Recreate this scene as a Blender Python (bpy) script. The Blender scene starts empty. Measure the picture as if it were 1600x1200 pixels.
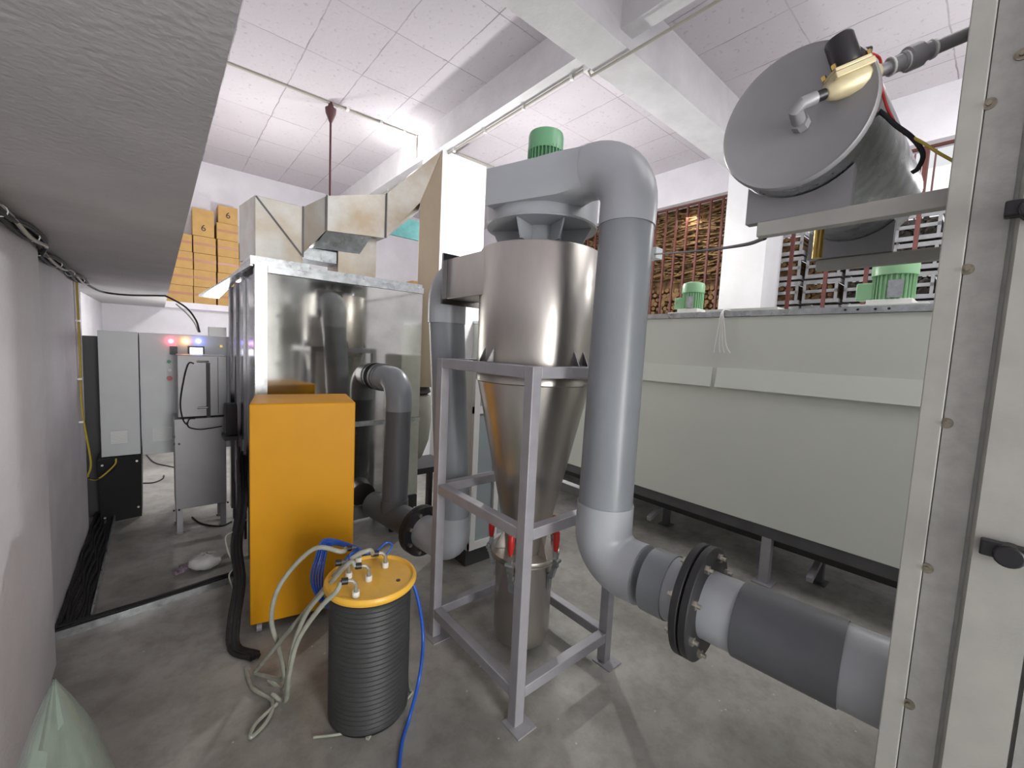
import bpy, bmesh, math, random
from mathutils import Vector, Matrix
random.seed(7)
PI = math.pi
scn = bpy.context.scene
COL = scn.collection
V = Vector

# ---------------------------------------------------------------- camera calibration
FPX = 651.5
CH = 1.55
_Y = V((-553, 80, -FPX)).normalized()
_X = V((770, 17, -FPX)); _X = (_X - _Y * _X.dot(_Y)).normalized()
_Z = _X.cross(_Y)
RW = Matrix((_X, _Y, _Z))            # world <- camera
CP = V((0, 0, CH))
def ray(u, v): return RW @ V((u - 800, -(v - 600), -FPX)).normalized()
def aty(u, v, Y): d = ray(u, v); return CP + d * (Y / d.y)
def atx(u, v, X): d = ray(u, v); return CP + d * (X / d.x)
def atz(u, v, z=0.0): d = ray(u, v); return CP + d * ((z - CH) / d.z)

# ---------------------------------------------------------------- materials
def mat(name, rgb, rough=.6, metal=0., var=.0, vscale=6., bump=0., bscale=60., rgb2=None, spec=None, emit=None, estr=0., alpha=None, trans=None, aniso=None, stretch=None, rvar=0.):
    m = bpy.data.materials.new(name); m.use_nodes = True
    nt = m.node_tree; b = nt.nodes['Principled BSDF']
    b.inputs['Base Color'].default_value = (*rgb, 1)
    b.inputs['Roughness'].default_value = rough
    b.inputs['Metallic'].default_value = metal
    if spec is not None: b.inputs['Specular IOR Level'].default_value = spec
    if emit: b.inputs['Emission Color'].default_value = (*emit, 1); b.inputs['Emission Strength'].default_value = estr
    if alpha is not None: b.inputs['Alpha'].default_value = alpha
    if trans is not None: b.inputs['Transmission Weight'].default_value = trans
    if var or bump or rgb2 or rvar:
        tc = nt.nodes.new('ShaderNodeTexCoord'); mp = nt.nodes.new('ShaderNodeMapping')
        nt.links.new(tc.outputs['Object'], mp.inputs['Vector'])
        if stretch: mp.inputs['Scale'].default_value = stretch
    if var or rgb2:
        n = nt.nodes.new('ShaderNodeTexNoise'); n.inputs['Scale'].default_value = vscale; n.inputs['Detail'].default_value = 6
        n.inputs['Roughness'].default_value = .6
        nt.links.new(mp.outputs[0], n.inputs['Vector'])
        r = nt.nodes.new('ShaderNodeValToRGB'); r.color_ramp.elements[0].position = .35; r.color_ramp.elements[1].position = .68
        c2 = rgb2 or tuple(c * (1 - var) for c in rgb)
        c1 = rgb if rgb2 else tuple(min(1, c * (1 + var * .5)) for c in rgb)
        r.color_ramp.elements[0].color = (*c2, 1); r.color_ramp.elements[1].color = (*c1, 1)
        nt.links.new(n.outputs['Fac'], r.inputs['Fac']); nt.links.new(r.outputs['Color'], b.inputs['Base Color'])
    if rvar:
        n3 = nt.nodes.new('ShaderNodeTexNoise'); n3.inputs['Scale'].default_value = vscale * .7; n3.inputs['Detail'].default_value = 4
        nt.links.new(mp.outputs[0], n3.inputs['Vector'])
        mr = nt.nodes.new('ShaderNodeMapRange'); mr.inputs['From Min'].default_value = .3; mr.inputs['From Max'].default_value = .7
        mr.inputs['To Min'].default_value = max(.02, rough - rvar); mr.inputs['To Max'].default_value = rough + rvar
        nt.links.new(n3.outputs['Fac'], mr.inputs['Value']); nt.links.new(mr.outputs[0], b.inputs['Roughness'])
    if bump:
        n2 = nt.nodes.new('ShaderNodeTexNoise'); n2.inputs['Scale'].default_value = bscale; n2.inputs['Detail'].default_value = 5
        nt.links.new(mp.outputs[0], n2.inputs['Vector'])
        bp = nt.nodes.new('ShaderNodeBump'); bp.inputs['Strength'].default_value = bump; bp.inputs['Distance'].default_value = .01
        nt.links.new(n2.outputs['Fac'], bp.inputs['Height']); nt.links.new(bp.outputs[0], b.inputs['Normal'])
    return m

M = {}
M['wall'] = mat('lavender_white_plaster', (.76, .745, .79), .85, var=.10, vscale=1.6, bump=.25, bscale=40)
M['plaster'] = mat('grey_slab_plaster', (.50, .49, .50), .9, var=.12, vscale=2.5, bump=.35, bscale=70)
M['ledge'] = mat('white_ledge_paint', (.8, .78, .83), .8, var=.05)
M['column'] = mat('white_column_paint', (.78, .78, .80), .8, var=.05, vscale=3, bump=.1)
M['beam'] = mat('white_beam_paint', (.70, .69, .71), .85, var=.1, vscale=3, bump=.3, bscale=30)
M['pvc'] = mat('light_grey_pvc', (.375, .395, .42), .33, var=.05, vscale=3)
M['pvc_dark'] = mat('mid_grey_pvc_pipe', (.235, .255, .275), .34, var=.08, vscale=3)
M['pvc_charcoal'] = mat('dark_grey_pvc_sleeve', (.105, .112, .122), .42, var=.08, vscale=4)
M['flange'] = mat('black_flange', (.018, .018, .02), .5)
M['bolt'] = mat('zinc_bolt', (.55, .52, .45), .35, 1.)
M['stain'] = mat('brushed_stainless_steel', (.56, .53, .49), .36, 1., var=.2, vscale=2.2, bump=.05, bscale=9, rvar=.1, stretch=(1, 1, .35))
M['mirror'] = mat('polished_stainless_sheet', (.56, .56, .53), .07, 1., var=.2, vscale=3, bump=.05, bscale=2.2, rvar=.05)
M['dmetal'] = mat('dark_polished_sheet', (.2, .2, .21), .18, 1., bump=.2, bscale=5)
M['galv'] = mat('galvanised_sheet', (.52, .55, .56), .32, 1., var=.22, vscale=24, rvar=.08)
M['galvduct'] = mat('weathered_galvanised_duct', (.52, .53, .51), .42, .8, rgb2=(.40, .33, .24), vscale=3.2, bump=.05, bscale=6, rvar=.1)
M['riser'] = mat('tan_dusty_duct_sheet', (.52, .43, .31), .5, .55, var=.2, vscale=2.5, stretch=(1, 1, .4))
M['frame'] = mat('grey_painted_steel', (.34, .335, .36), .45, .2, var=.1, vscale=9)
M['booth'] = mat('pale_green_white_panel', (.70, .735, .67), .33, var=.03, vscale=1.5)
M['booth_flap'] = mat('pale_flap_panel', (.70, .74, .675), .33)
M['steelgrey'] = mat('dark_grey_steel_rail', (.12, .12, .125), .5, .4, var=.15)
M['cream'] = mat('grey_beige_enamel', (.43, .43, .39), .5, var=.1, vscale=10, bump=.04, bscale=200)
M['panel'] = mat('speckled_grey_enamel', (.36, .36, .335), .55, var=.12, vscale=30, bump=.05, bscale=200)
M['cab'] = mat('pale_grey_enclosure', (.56, .585, .60), .4, var=.04)
M['ctrl'] = mat('grey_control_sheet', (.30, .30, .31), .42, .25, var=.06)
M['black'] = mat('black_plastic', (.014, .014, .016), .4)
M['blackbox'] = mat('black_sheet_box', (.008, .008, .010), .5)
M['dark'] = mat('dark_board', (.05, .05, .052), .5)
M['yellow'] = mat('amber_yellow_paint', (.66, .30, .003), .5, var=.05, vscale=4, spec=.3)
M['lid'] = mat('yellow_lid_paint', (.88, .50, .06), .35, var=.1, vscale=6)
M['green'] = mat('green_motor_paint', (.17, .42, .22), .3)
M['green2'] = mat('pale_green_motor_paint', (.30, .56, .31), .35)
M['fins'] = mat('dark_green_cooling_fins', (.06, .19, .08), .45)
M['white'] = mat('white_plastic', (.8, .8, .78), .4)
M['card'] = mat('brown_cardboard', (.53, .325, .115), .8, var=.1, vscale=8)
M['tape'] = mat('brown_parcel_tape', (.42, .19, .10), .4)
M['ink'] = mat('black_ink', (.03, .03, .03), .7)
M['rust'] = mat('red_oxide_bars', (.12, .035, .028), .6)
M['wood'] = mat('firewood_bark', (.22, .13, .06), .85, var=.5, vscale=12, bump=.4)
M['wood2'] = mat('firewood_pale', (.38, .24, .11), .85, rgb2=(.15, .09, .04), vscale=9, bump=.4)
M['char'] = mat('dark_charred_logs', (.085, .075, .065), .85, var=.5, vscale=20, bump=.4)
M['slat'] = mat('pale_crate_slats', (.42, .43, .44), .7, var=.3)
M['brass'] = mat('brass', (.55, .38, .12), .35, 1.)
M['oldzinc'] = mat('aged_zinc', (.30, .27, .21), .45, .8, var=.3, vscale=90)
M['cast'] = mat('cream_brass_valve_body', (.66, .58, .36), .45, .3, var=.15, vscale=20)
M['cable'] = mat('black_cable', (.012, .012, .014), .75)
M['tray'] = mat('dark_cable_tray', (.04, .04, .04), .35, .6, bump=.5, bscale=30)
M['ycable'] = mat('yellow_cable', (.50, .38, .05), .5)
M['clear'] = mat('milky_clear_hose', (.36, .37, .31), .25, var=.2, vscale=14)
M['blue'] = mat('blue_air_tube', (.02, .10, .48), .3)
M['red'] = mat('red_rubber_grip', (.52, .02, .018), .35)
M['orange'] = mat('orange_grip', (.55, .14, .05), .4)
M['conduit'] = mat('beige_conduit', (.42, .40, .34), .6)
M['maroon'] = mat('maroon_rod_paint', (.09, .03, .035), .5)
M['teal'] = mat('teal_reflection_tint', (.13, .42, .42), .5, var=.3, vscale=8)  # reflection on the duct underside, put into flat colour
M['glass'] = mat('dusty_pane', (.33, .38, .40), .15, spec=.7)
M['crystal'] = mat('clear_plastic_fitting', (.5, .5, .42), .1, trans=.6)
M['film'] = mat('wrinkled_clear_film', (.5, .52, .5), .14, alpha=.07, bump=.6, bscale=14)
M['bag'] = mat('pale_green_plastic_film', (.34, .42, .35), .14, alpha=.5, bump=.6, bscale=12)
M['paper'] = mat('crumpled_white_film', (.5, .49, .49), .4, bump=.8, bscale=12)
M['purple'] = mat('purple_print_card', (.09, .03, .10), .5, rgb2=(.36, .32, .32), vscale=45)
M['fbag'] = mat('cream_filter_cloth', (.42, .41, .36), .7, var=.06)
M['lred'] = mat('red_indicator', (.9, .05, .08), .4, emit=(1, .06, .12), estr=14)
M['lamb'] = mat('amber_indicator', (.9, .5, .1), .4, emit=(1, .42, .08), estr=14)
M['lblu'] = mat('blue_indicator', (.1, .15, .9), .4, emit=(.12, .18, 1), estr=16)
M['screen'] = mat('lit_screen', (.8, .8, .9), .3, emit=(.85, .87, 1), estr=4.5)
M['lamp'] = mat('lit_bulb', (1, 1, 1), .3, emit=(1, .98, .95), estr=40)
M['sfloor'] = mat('yard_ground', (.3, .29, .27), .9, var=.2)

# tiled ceiling: form-board joints as thin dark seams with patchy paint
def ceiling_mat():
    m = mat('board_marked_ceiling', (.66, .62, .665), .9)
    nt = m.node_tree; b = nt.nodes['Principled BSDF']; L = nt.links
    tc = nt.nodes.new('ShaderNodeTexCoord'); mp = nt.nodes.new('ShaderNodeMapping')
    mp.inputs['Location'].default_value = (-.05, -.54, 0)
    L.new(tc.outputs['Object'], mp.inputs['Vector'])
    nz = nt.nodes.new('ShaderNodeTexNoise'); nz.inputs['Scale'].default_value = 7; nz.inputs['Detail'].default_value = 3
    L.new(mp.outputs[0], nz.inputs['Vector'])
    mxv = nt.nodes.new('ShaderNodeMix'); mxv.data_type = 'VECTOR'; mxv.inputs['Factor'].default_value = .022
    L.new(mp.outputs[0], mxv.inputs[4]); L.new(nz.outputs['Color'], mxv.inputs[5])
    br = nt.nodes.new('ShaderNodeTexBrick'); br.offset = 0; br.squash = 1
    br.inputs['Scale'].default_value = 1; br.inputs['Brick Width'].default_value = .515; br.inputs['Row Height'].default_value = .77
    br.inputs['Mortar Size'].default_value = .006; br.inputs['Mortar Smooth'].default_value = .3
    br.inputs['Color1'].default_value = (.60, .565, .60, 1); br.inputs['Color2'].default_value = (.54, .505, .54, 1)
    br.inputs['Mortar'].default_value = (.30, .27, .29, 1)
    L.new(mxv.outputs[1], br.inputs['Vector'])
    n2 = nt.nodes.new('ShaderNodeTexNoise'); n2.inputs['Scale'].default_value = 2.2; n2.inputs['Detail'].default_value = 8
    L.new(mp.outputs[0], n2.inputs['Vector'])
    rp = nt.nodes.new('ShaderNodeValToRGB'); rp.color_ramp.elements[0].position = .40; rp.color_ramp.elements[1].position = .60
    rp.color_ramp.elements[0].color = (0, 0, 0, 1)
    L.new(n2.outputs['Fac'], rp.inputs['Fac'])
    plain = nt.nodes.new('ShaderNodeMix'); plain.data_type = 'RGBA'
    plain.inputs[6].default_value = (.58, .545, .58, 1)
    mm = nt.nodes.new('ShaderNodeMath'); mm.operation = 'MULTIPLY_ADD'; mm.inputs[1].default_value = .65; mm.inputs[2].default_value = .35
    L.new(rp.outputs['Color'], mm.inputs[0]); L.new(mm.outputs[0], plain.inputs[0])
    L.new(br.outputs['Color'], plain.inputs[7])
    n3 = nt.nodes.new('ShaderNodeTexNoise'); n3.inputs['Scale'].default_value = 26; n3.inputs['Detail'].default_value = 8
    L.new(mp.outputs[0], n3.inputs['Vector'])
    r3 = nt.nodes.new('ShaderNodeValToRGB'); r3.color_ramp.elements[0].position = .31; r3.color_ramp.elements[1].position = .38
    r3.color_ramp.elements[0].color = (.82, .80, .82, 1)
    L.new(n3.outputs['Fac'], r3.inputs['Fac'])
    mul = nt.nodes.new('ShaderNodeMix'); mul.data_type = 'RGBA'; mul.blend_type = 'MULTIPLY'; mul.inputs[0].default_value = 1
    L.new(plain.outputs[2], mul.inputs[6]); L.new(r3.outputs['Color'], mul.inputs[7])
    L.new(mul.outputs[2], b.inputs['Base Color'])
    bp = nt.nodes.new('ShaderNodeBump'); bp.inputs['Strength'].default_value = .35; bp.inputs['Distance'].default_value = .01
    L.new(n3.outputs['Fac'], bp.inputs['Height']); L.new(bp.outputs[0], b.inputs['Normal'])
    return m
M['ceil'] = ceiling_mat()

def floor_mat():
    m = mat('worn_concrete_floor', (.4, .39, .36), .55)
    nt = m.node_tree; b = nt.nodes['Principled BSDF']; L = nt.links
    tc = nt.nodes.new('ShaderNodeTexCoord')
    def noise(s, d=8, r=.6):
        n = nt.nodes.new('ShaderNodeTexNoise'); n.inputs['Scale'].default_value = s; n.inputs['Detail'].default_value = d
        n.inputs['Roughness'].default_value = r; L.new(tc.outputs['Object'], n.inputs['Vector']); return n
    def ramp(n, a, bb, ca, cb):
        r = nt.nodes.new('ShaderNodeValToRGB'); r.color_ramp.elements[0].position = a; r.color_ramp.elements[1].position = bb
        r.color_ramp.elements[0].color = (*ca, 1); r.color_ramp.elements[1].color = (*cb, 1); L.new(n.outputs['Fac'], r.inputs['Fac']); return r
    r1 = ramp(noise(1.3), .35, .68, (.21, .203, .185), (.44, .43, .395))
    r2 = ramp(noise(9, 10, .7), .30, .55, (.62, .60, .57), (1, 1, 1))
    mu = nt.nodes.new('ShaderNodeMix'); mu.data_type = 'RGBA'; mu.blend_type = 'MULTIPLY'; mu.inputs[0].default_value = .75
    L.new(r1.outputs['Color'], mu.inputs[6]); L.new(r2.outputs['Color'], mu.inputs[7])
    vo = nt.nodes.new('ShaderNodeTexVoronoi'); vo.inputs['Scale'].default_value = 11; L.new(tc.outputs['Object'], vo.inputs['Vector'])
    rv = nt.nodes.new('ShaderNodeValToRGB'); rv.color_ramp.elements[0].position = .035; rv.color_ramp.elements[1].position = .06
    rv.color_ramp.elements[0].color = (1, 1, 1, 1); rv.color_ramp.elements[1].color = (0, 0, 0, 1); L.new(vo.outputs['Distance'], rv.inputs['Fac'])
    sp = nt.nodes.new('ShaderNodeMix'); sp.data_type = 'RGBA'; sp.inputs[7].default_value = (.5, .49, .46, 1)
    L.new(mu.outputs[2], sp.inputs[6]); L.new(rv.outputs['Color'], sp.inputs[0])
    L.new(sp.outputs[2], b.inputs['Base Color'])
    rr = ramp(noise(3), .35, .65, (.32, .32, .32), (.68, .68, .68)); L.new(rr.outputs['Color'], b.inputs['Roughness'])
    bp = nt.nodes.new('ShaderNodeBump'); bp.inputs['Strength'].default_value = .3; bp.inputs['Distance'].default_value = .01
    L.new(noise(14).outputs['Fac'], bp.inputs['Height']); L.new(bp.outputs[0], b.inputs['Normal'])
    return m
M['floor'] = floor_mat()

# ---------------------------------------------------------------- mesh building
class MB:
    def __init__(s): s.bm = bmesh.new()
    def box(s, x0, x1, y0, y1, z0, z1):
        return s.loft([[(x0, y0, z0), (x1, y0, z0), (x1, y1, z0), (x0, y1, z0)], [(x0, y0, z1), (x1, y0, z1), (x1, y1, z1), (x0, y1, z1)]])
    def loft(s, secs, caps=True, smooth=False):
        rings = [[s.bm.verts.new(p) for p in r] for r in secs]; n = len(rings[0])
        for a, b in zip(rings, rings[1:]):
            for i in range(n):
                f = s.bm.faces.new((a[i], a[(i + 1) % n], b[(i + 1) % n], b[i])); f.smooth = smooth
        if caps:
            s.bm.faces.new(list(reversed(rings[0]))); s.bm.faces.new(rings[-1])
        return s
    def bar(s, p0, p1, w, h=None, up=(0, 0, 1)):
        h = h or w; p0 = V(p0); p1 = V(p1); d = (p1 - p0).normalized(); up = V(up)
        if abs(d.dot(up)) > .97: up = V((1, 0, 0))
        a = d.cross(up).normalized(); b = a.cross(d)
        q = lambda p: [p - a * w / 2 - b * h / 2, p + a * w / 2 - b * h / 2, p + a * w / 2 + b * h / 2, p - a * w / 2 + b * h / 2]
        return s.loft([q(p0), q(p1)])
    def tube(s, pts, r, seg=20, caps=True, rs=None, flat=False):
        pts = [V(p) for p in pts]; n = len(pts)
        T = []
        for i in range(n):
            t = (pts[min(i + 1, n - 1)] - pts[max(i - 1, 0)]); T.append(t.normalized() if t.length > 1e-9 else V((0, 0, 1)))
        a = T[0].orthogonal().normalized(); rings = []
        for i in range(n):
            a = (a - T[i] * a.dot(T[i])).normalized(); b = T[i].cross(a)
            rr = rs[i] if rs else r
            rings.append([pts[i] + (a * math.cos(2 * PI * k / seg) + b * math.sin(2 * PI * k / seg)) * rr for k in range(seg)])
        return s.loft(rings, caps, smooth=not flat)
    def cyl(s, p0, p1, r, seg=32, r2=None):
        return s.tube([p0, p1], r, seg, True, [r, r if r2 is None else r2])
    def lathe(s, c, prof, seg=48, axis=(0, 0, 1), smooth=True, caps=True):
        ax = V(axis).normalized(); a = ax.orthogonal().normalized(); b = ax.cross(a); c = V(c)
        return s.loft([[c + ax * z + (a * math.cos(2 * PI * k / seg) + b * math.sin(2 * PI * k / seg)) * max(r, 1e-4) for k in range(seg)] for r, z in prof], caps, smooth)
    def prism(s, poly, z0, z1, smooth=False):
        return s.loft([[(x, y, z0) for x, y in poly], [(x, y, z1) for x, y in poly]], smooth=smooth)
    def ball(s, c, r, sx=1, sy=1, sz=1, seg=14):
        pr = [(r * math.sin(PI * i / 8) if 0 < i < 8 else 1e-4, -r * math.cos(PI * i / 8)) for i in range(9)]
        c = V(c)
        return s.loft([[c + V((q * math.cos(2 * PI * k / seg) * sx, q * math.sin(2 * PI * k / seg) * sy, z * sz)) for k in range(seg)] for q, z in pr], True, True)

def T_(t, R=None):
    m = Matrix.Translation(V(t))
    return m @ R if R is not None else m

def thing(name, label, cat, loc=(0, 0, 0), group=None, kind=None):
    o = bpy.data.objects.new(name, None); COL.objects.link(o); o.location = loc; o.empty_display_size = .05
    tag(o, label, cat, group, kind); return o
def tag(o, label=None, cat=None, group=None, kind=None):
    if label: o['label'] = label
    if cat: o['category'] = cat
    if group: o['group'] = group
    if kind: o['kind'] = kind
    return o
def root_off(p):
    t = V((0, 0, 0))
    while p: t += V(p.location); p = p.parent
    return t
def obj(name, mb, m, parent=None, bevel=0, label=None):
    bm = mb.bm
    bmesh.ops.recalc_face_normals(bm, faces=bm.faces)
    off = root_off(parent)
    bmesh.ops.translate(bm, vec=-off, verts=bm.verts)
    me = bpy.data.meshes.new(name); bm.to_mesh(me); bm.free(); me.materials.append(m)
    try: me.set_sharp_from_angle(angle=math.radians(38))
    except Exception: pass
    o = bpy.data.objects.new(name, me); COL.objects.link(o)
    if parent: o.parent = parent
    if bevel:
        bv = o.modifiers.new('bevel', 'BEVEL'); bv.width = bevel; bv.segments = 2; bv.limit_method = 'ANGLE'
    if label: o['label'] = label
    return o
def top(name, mb, m, label, cat, group=None, kind=None, bevel=0):
    """one-mesh thing with its origin at the base of the mesh"""
    vs = [v.co for v in mb.bm.verts]
    c = V((sum(v.x for v in vs) / len(vs), sum(v.y for v in vs) / len(vs), min(v.z for v in vs)))
    bm = mb.bm; bmesh.ops.recalc_face_normals(bm, faces=bm.faces); bmesh.ops.translate(bm, vec=-c, verts=bm.verts)
    me = bpy.data.meshes.new(name); bm.to_mesh(me); bm.free(); me.materials.append(m)
    try: me.set_sharp_from_angle(angle=math.radians(38))
    except Exception: pass
    o = bpy.data.objects.new(name, me); COL.objects.link(o); o.location = c
    if bevel:
        bv = o.modifiers.new('bevel', 'BEVEL'); bv.width = bevel; bv.segments = 2; bv.limit_method = 'ANGLE'
    return tag(o, label, cat, group, kind)
def struct(name, mb, m, parent=None, bevel=0):
    o = obj(name, mb, m, parent, bevel)
    if not parent: o['kind'] = 'structure'
    return o
def copy_tree(o, parent=None):
    c = o.copy(); COL.objects.link(c)
    if parent: c.parent = parent
    for ch in list(o.children): copy_tree(ch, c)
    return c
def spline(pts, n=8):
    P = [V(p) for p in pts]; P = [P[0] * 2 - P[1]] + P + [P[-1] * 2 - P[-2]]; out = []
    for i in range(1, len(P) - 2):
        for k in range(n):
            t = k / n; a, b, c, d = P[i - 1:i + 3]
            out.append(.5 * ((2 * b) + (c - a) * t + (2 * a - 5 * b + 4 * c - d) * t * t + (3 * b - a - 3 * c + d) * t ** 3))
    out.append(P[-2]); return out
def cable(name, pts, r, m, label, cat='cable', group=None, seg=8, n=8, kind=None):
    return top(name, MB().tube(spline(pts, n), r, seg), m, label, cat, group, kind)
def arc(c, a, b, R, n=12, a0=0, a1=90):
    """arc about c in plane (a,b)"""
    c = V(c); a = V(a); b = V(b)
    return [c + a * R * math.cos(math.radians(a0 + (a1 - a0) * i / n)) + b * R * math.sin(math.radians(a0 + (a1 - a0) * i / n)) for i in range(n + 1)]

# ================================================================= SETTING
CZ = 4.24
struct('floor', MB().box(-1.5, 5.7, -3.5, 8.6, -.1, 0), M['floor'])
struct('wall_left', MB().box(-.8, -.58, -3.5, 8.6, 0, CZ), M['wall'])
struct('trim_4', MB().box(-.58, -.43, -3.5, 4.42, 0, 1.918), M['wall'])
struct('trim_1', MB().box(-.43, -.385, -3.5, 2.70, 0, 1.918), M['wall'])
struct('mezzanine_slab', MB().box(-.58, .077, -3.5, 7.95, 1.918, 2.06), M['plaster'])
struct('wall_front', MB().box(-.8, 5.95, -3.7, -3.5, 0, CZ), M['wall'])
struct('wall_back', MB().box(-.58, 5.7, 8.02, 8.6, 0, 1.93), M['wall'])
struct('wall_back_upper', MB().box(-.58, 5.7, 8.36, 8.6, 1.93, CZ), M['wall'])
struct('trim_3', MB().box(-.58, 5.7, 7.95, 8.36, 1.93, 2.02), M['ledge'])
struct('ceiling', MB().box(-.65, 6.1, -3.5, 8.6, CZ, CZ + .15), M['ceil'])
struct('ceiling_beam', MB().box(2.6, 2.745, -3.5, 8.36, 3.905, CZ), M['beam'])
struct('ceiling_beam', MB().box(-.43, 5.6, 2.03, 2.37, 3.82, CZ), M['beam'])
struct('column', MB().box(2.6, 3.3, 4.6, 5.0, 0, 3.905), M['column'])
WX = 5.7
struct('column', MB().box(5.42, WX + .25, 1.93, 2.42, 0, CZ), M['column'])
SILL = 1.5; WT = 3.74
w = MB()
w.box(WX, WX + .25, -3.5, 8.6, 0, SILL); w.box(WX, WX + .25, -3.5, 8.6, WT, CZ)
w.box(WX, WX + .25, 5.4, 8.6, SILL, WT); w.box(WX, WX + .25, -3.5, -2.6, SILL, WT)
struct('wall_right', w, M['wall'])
# barred openings
for wi, (ya, yb, step) in enumerate(((2.42, 5.4, .165), (-2.6, 1.93, .36))):
    wn = bpy.data.objects.new('window_%d' % (wi + 1), None); COL.objects.link(wn); wn.location = (WX + .12, (ya + yb) / 2, SILL); wn['kind'] = 'structure'
    fr = MB()
    for z in (SILL + .02, WT - .005): fr.bar((WX + .12, ya, z), (WX + .12, yb, z), .03, .04)
    obj('window_frame', fr, M['rust'], wn)
    y = ya + .06
    while y < yb:
        obj('window_bar', MB().bar((WX + .12, y, SILL), (WX + .12, y, WT), .026 if wi == 0 else .035), M['rust'], wn)
        y += step

# ceiling conduits
def pipe_thing(name, pts, r, m, label, cat): return top(name, MB().tube(pts, r, 10), m, label, cat)
cd = thing('electrical_conduit', 'beige conduit run along the underside of the long ceiling beam', 'conduit', (2.72, 3, 3.89))
obj('conduit_tube', MB().tube([(2.73, -.5, 3.80), (2.73, 2.0, 3.80), (2.73, 2.03, 3.80), (2.73, 2.40, 3.80), (2.73, 2.45, 3.885), (2.73, 7.9, 3.885)], .011, 8), M['conduit'], cd)
for i in range(9): obj('saddle_clip', MB().box(2.715, 2.745, 2.6 + i * .62, 2.625 + i * .62, 3.862, 3.905), M['white'], cd)
obj('junction_box', MB().box(2.70, 2.77, 2.40, 2.46, 3.85, 3.905), M['white'], cd)
cd = thing('electrical_conduit', 'thin beige conduit crossing the ceiling from the maroon rod to the beam and lamp', 'conduit', (1.5, 5.2, CZ))
rodp = atz(517, 160, CZ)
obj('conduit_tube', MB().tube([(.2, 5.23, CZ - .012), (2.55, 5.17, CZ - .012), (2.585, 5.17, CZ - .03), (2.585, 5.17, 3.96)], .013, 8), M['conduit'], cd)
for x in (1.7, 2.1, 2.4): obj('saddle_clip', MB().box(x, x + .03, 5.15, 5.2, CZ - .03, CZ), M['white'], cd)
cd = thing('electrical_conduit', 'thin conduit on the ceiling running right from the white column top', 'conduit', (3.5, 5.2, CZ))
obj('conduit_tube', MB().tube([(2.75, 5.17, CZ - .014), (5.6, 5.17, CZ - .014)], .013, 8), M['conduit'], cd)
# suspended rod + motor-like cap
rt = thing('hanging_rod', 'thin maroon rod hanging from the ceiling with a small canopy at its top', 'rod', (rodp.x, rodp.y, 2.4))
obj('rod', MB().cyl((rodp.x, rodp.y, 2.62), (rodp.x, rodp.y, CZ - .14), .012, 10), M['maroon'], rt)
obj('ceiling_canopy', MB().lathe((rodp.x, rodp.y, CZ - .22), [(.015, 0), (.055, .10), (.06, .15), (.035, .16), (.02, .22)], 16), M['maroon'], rt)

# visible lamp on the beam side + its light
lp = atx(637, 252, 2.52)
lt = thing('bulb_lamp', 'bare lit bulb on the side of the long ceiling beam', 'lamp', (2.6, lp.y, lp.z))
obj('lamp_holder', MB().cyl((2.6, lp.y, lp.z + .03), (2.545, lp.y, lp.z + .02), .025, 14), M['white'], lt)
obj('bulb', MB().ball((2.51, lp.y, lp.z + .005), .045, seg=16), M['lamp'], lt)

def point(name, loc, energy, size, color=(1, .985, .96)):
    l = bpy.data.lights.new(name, 'POINT'); l.energy = energy; l.shadow_soft_size = size; l.color = color
    o = bpy.data.objects.new(name, l); COL.objects.link(o); o.location = loc; return o
def arealight(name, loc, target, sx, sy, energy, color=(1, 1, 1)):
    l = bpy.data.lights.new(name, 'AREA'); l.shape = 'RECTANGLE'; l.size = sx; l.size_y = sy; l.energy = energy; l.color = color
    o = bpy.data.objects.new(name, l); COL.objects.link(o); o.location = loc
    o.rotation_euler = (V(target) - V(loc)).to_track_quat('-Z', 'Y').to_euler(); return o
point('beam_bulb_light', (2.42, lp.y - .05, lp.z), 11, .06)
# second wall lamp, behind the fan scroll as seen from here, and one out of frame over the right machine
L2 = V((3.6, 3.85, 3.02))
l2 = thing('bulb_lamp', 'bare lit bulb hanging on a cord to the right of the white column', 'lamp', L2)
obj('bulb', MB().ball(L2, .045, seg=16), M['lamp'], l2)
obj('cord', MB().cyl(L2 + V((0, 0, .05)), (L2.x, L2.y, CZ), .004, 6), M['cable'], l2)
point('pendant_bulb_light', L2 + V((0, 0, -.09)), 120, .07)
point('ceiling_bulb_light', (4.6, .1, 3.0), 36, .08)
point('rear_aisle_light', (1.1, 6.0, 2.9), 60, .1)
point('aisle_low_light', (.62, 6.0, 1.6), 40, .15)
arealight('rear_fill_light', (.55, -3.4, 1.5), (-.25, 2, 1.3), 1.1, 2.6, 150, (1, .99, .97))  # added fill from behind the camera; there is no door here
arealight('rear_overhead_fill', (3.2, -1.3, 4.15), (3.2, -1.3, 0), 3.2, 3.2, 95, (1, .99, .98))  # unseen fill added overhead to brighten the camera side

wld = bpy.data.worlds.new('world'); scn.world = wld; wld.use_nodes = True
wld.node_tree.nodes['Background'].inputs[0].default_value = (.95, .96, 1.0, 1)
wld.node_tree.nodes['Background'].inputs[1].default_value = .8

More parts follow.
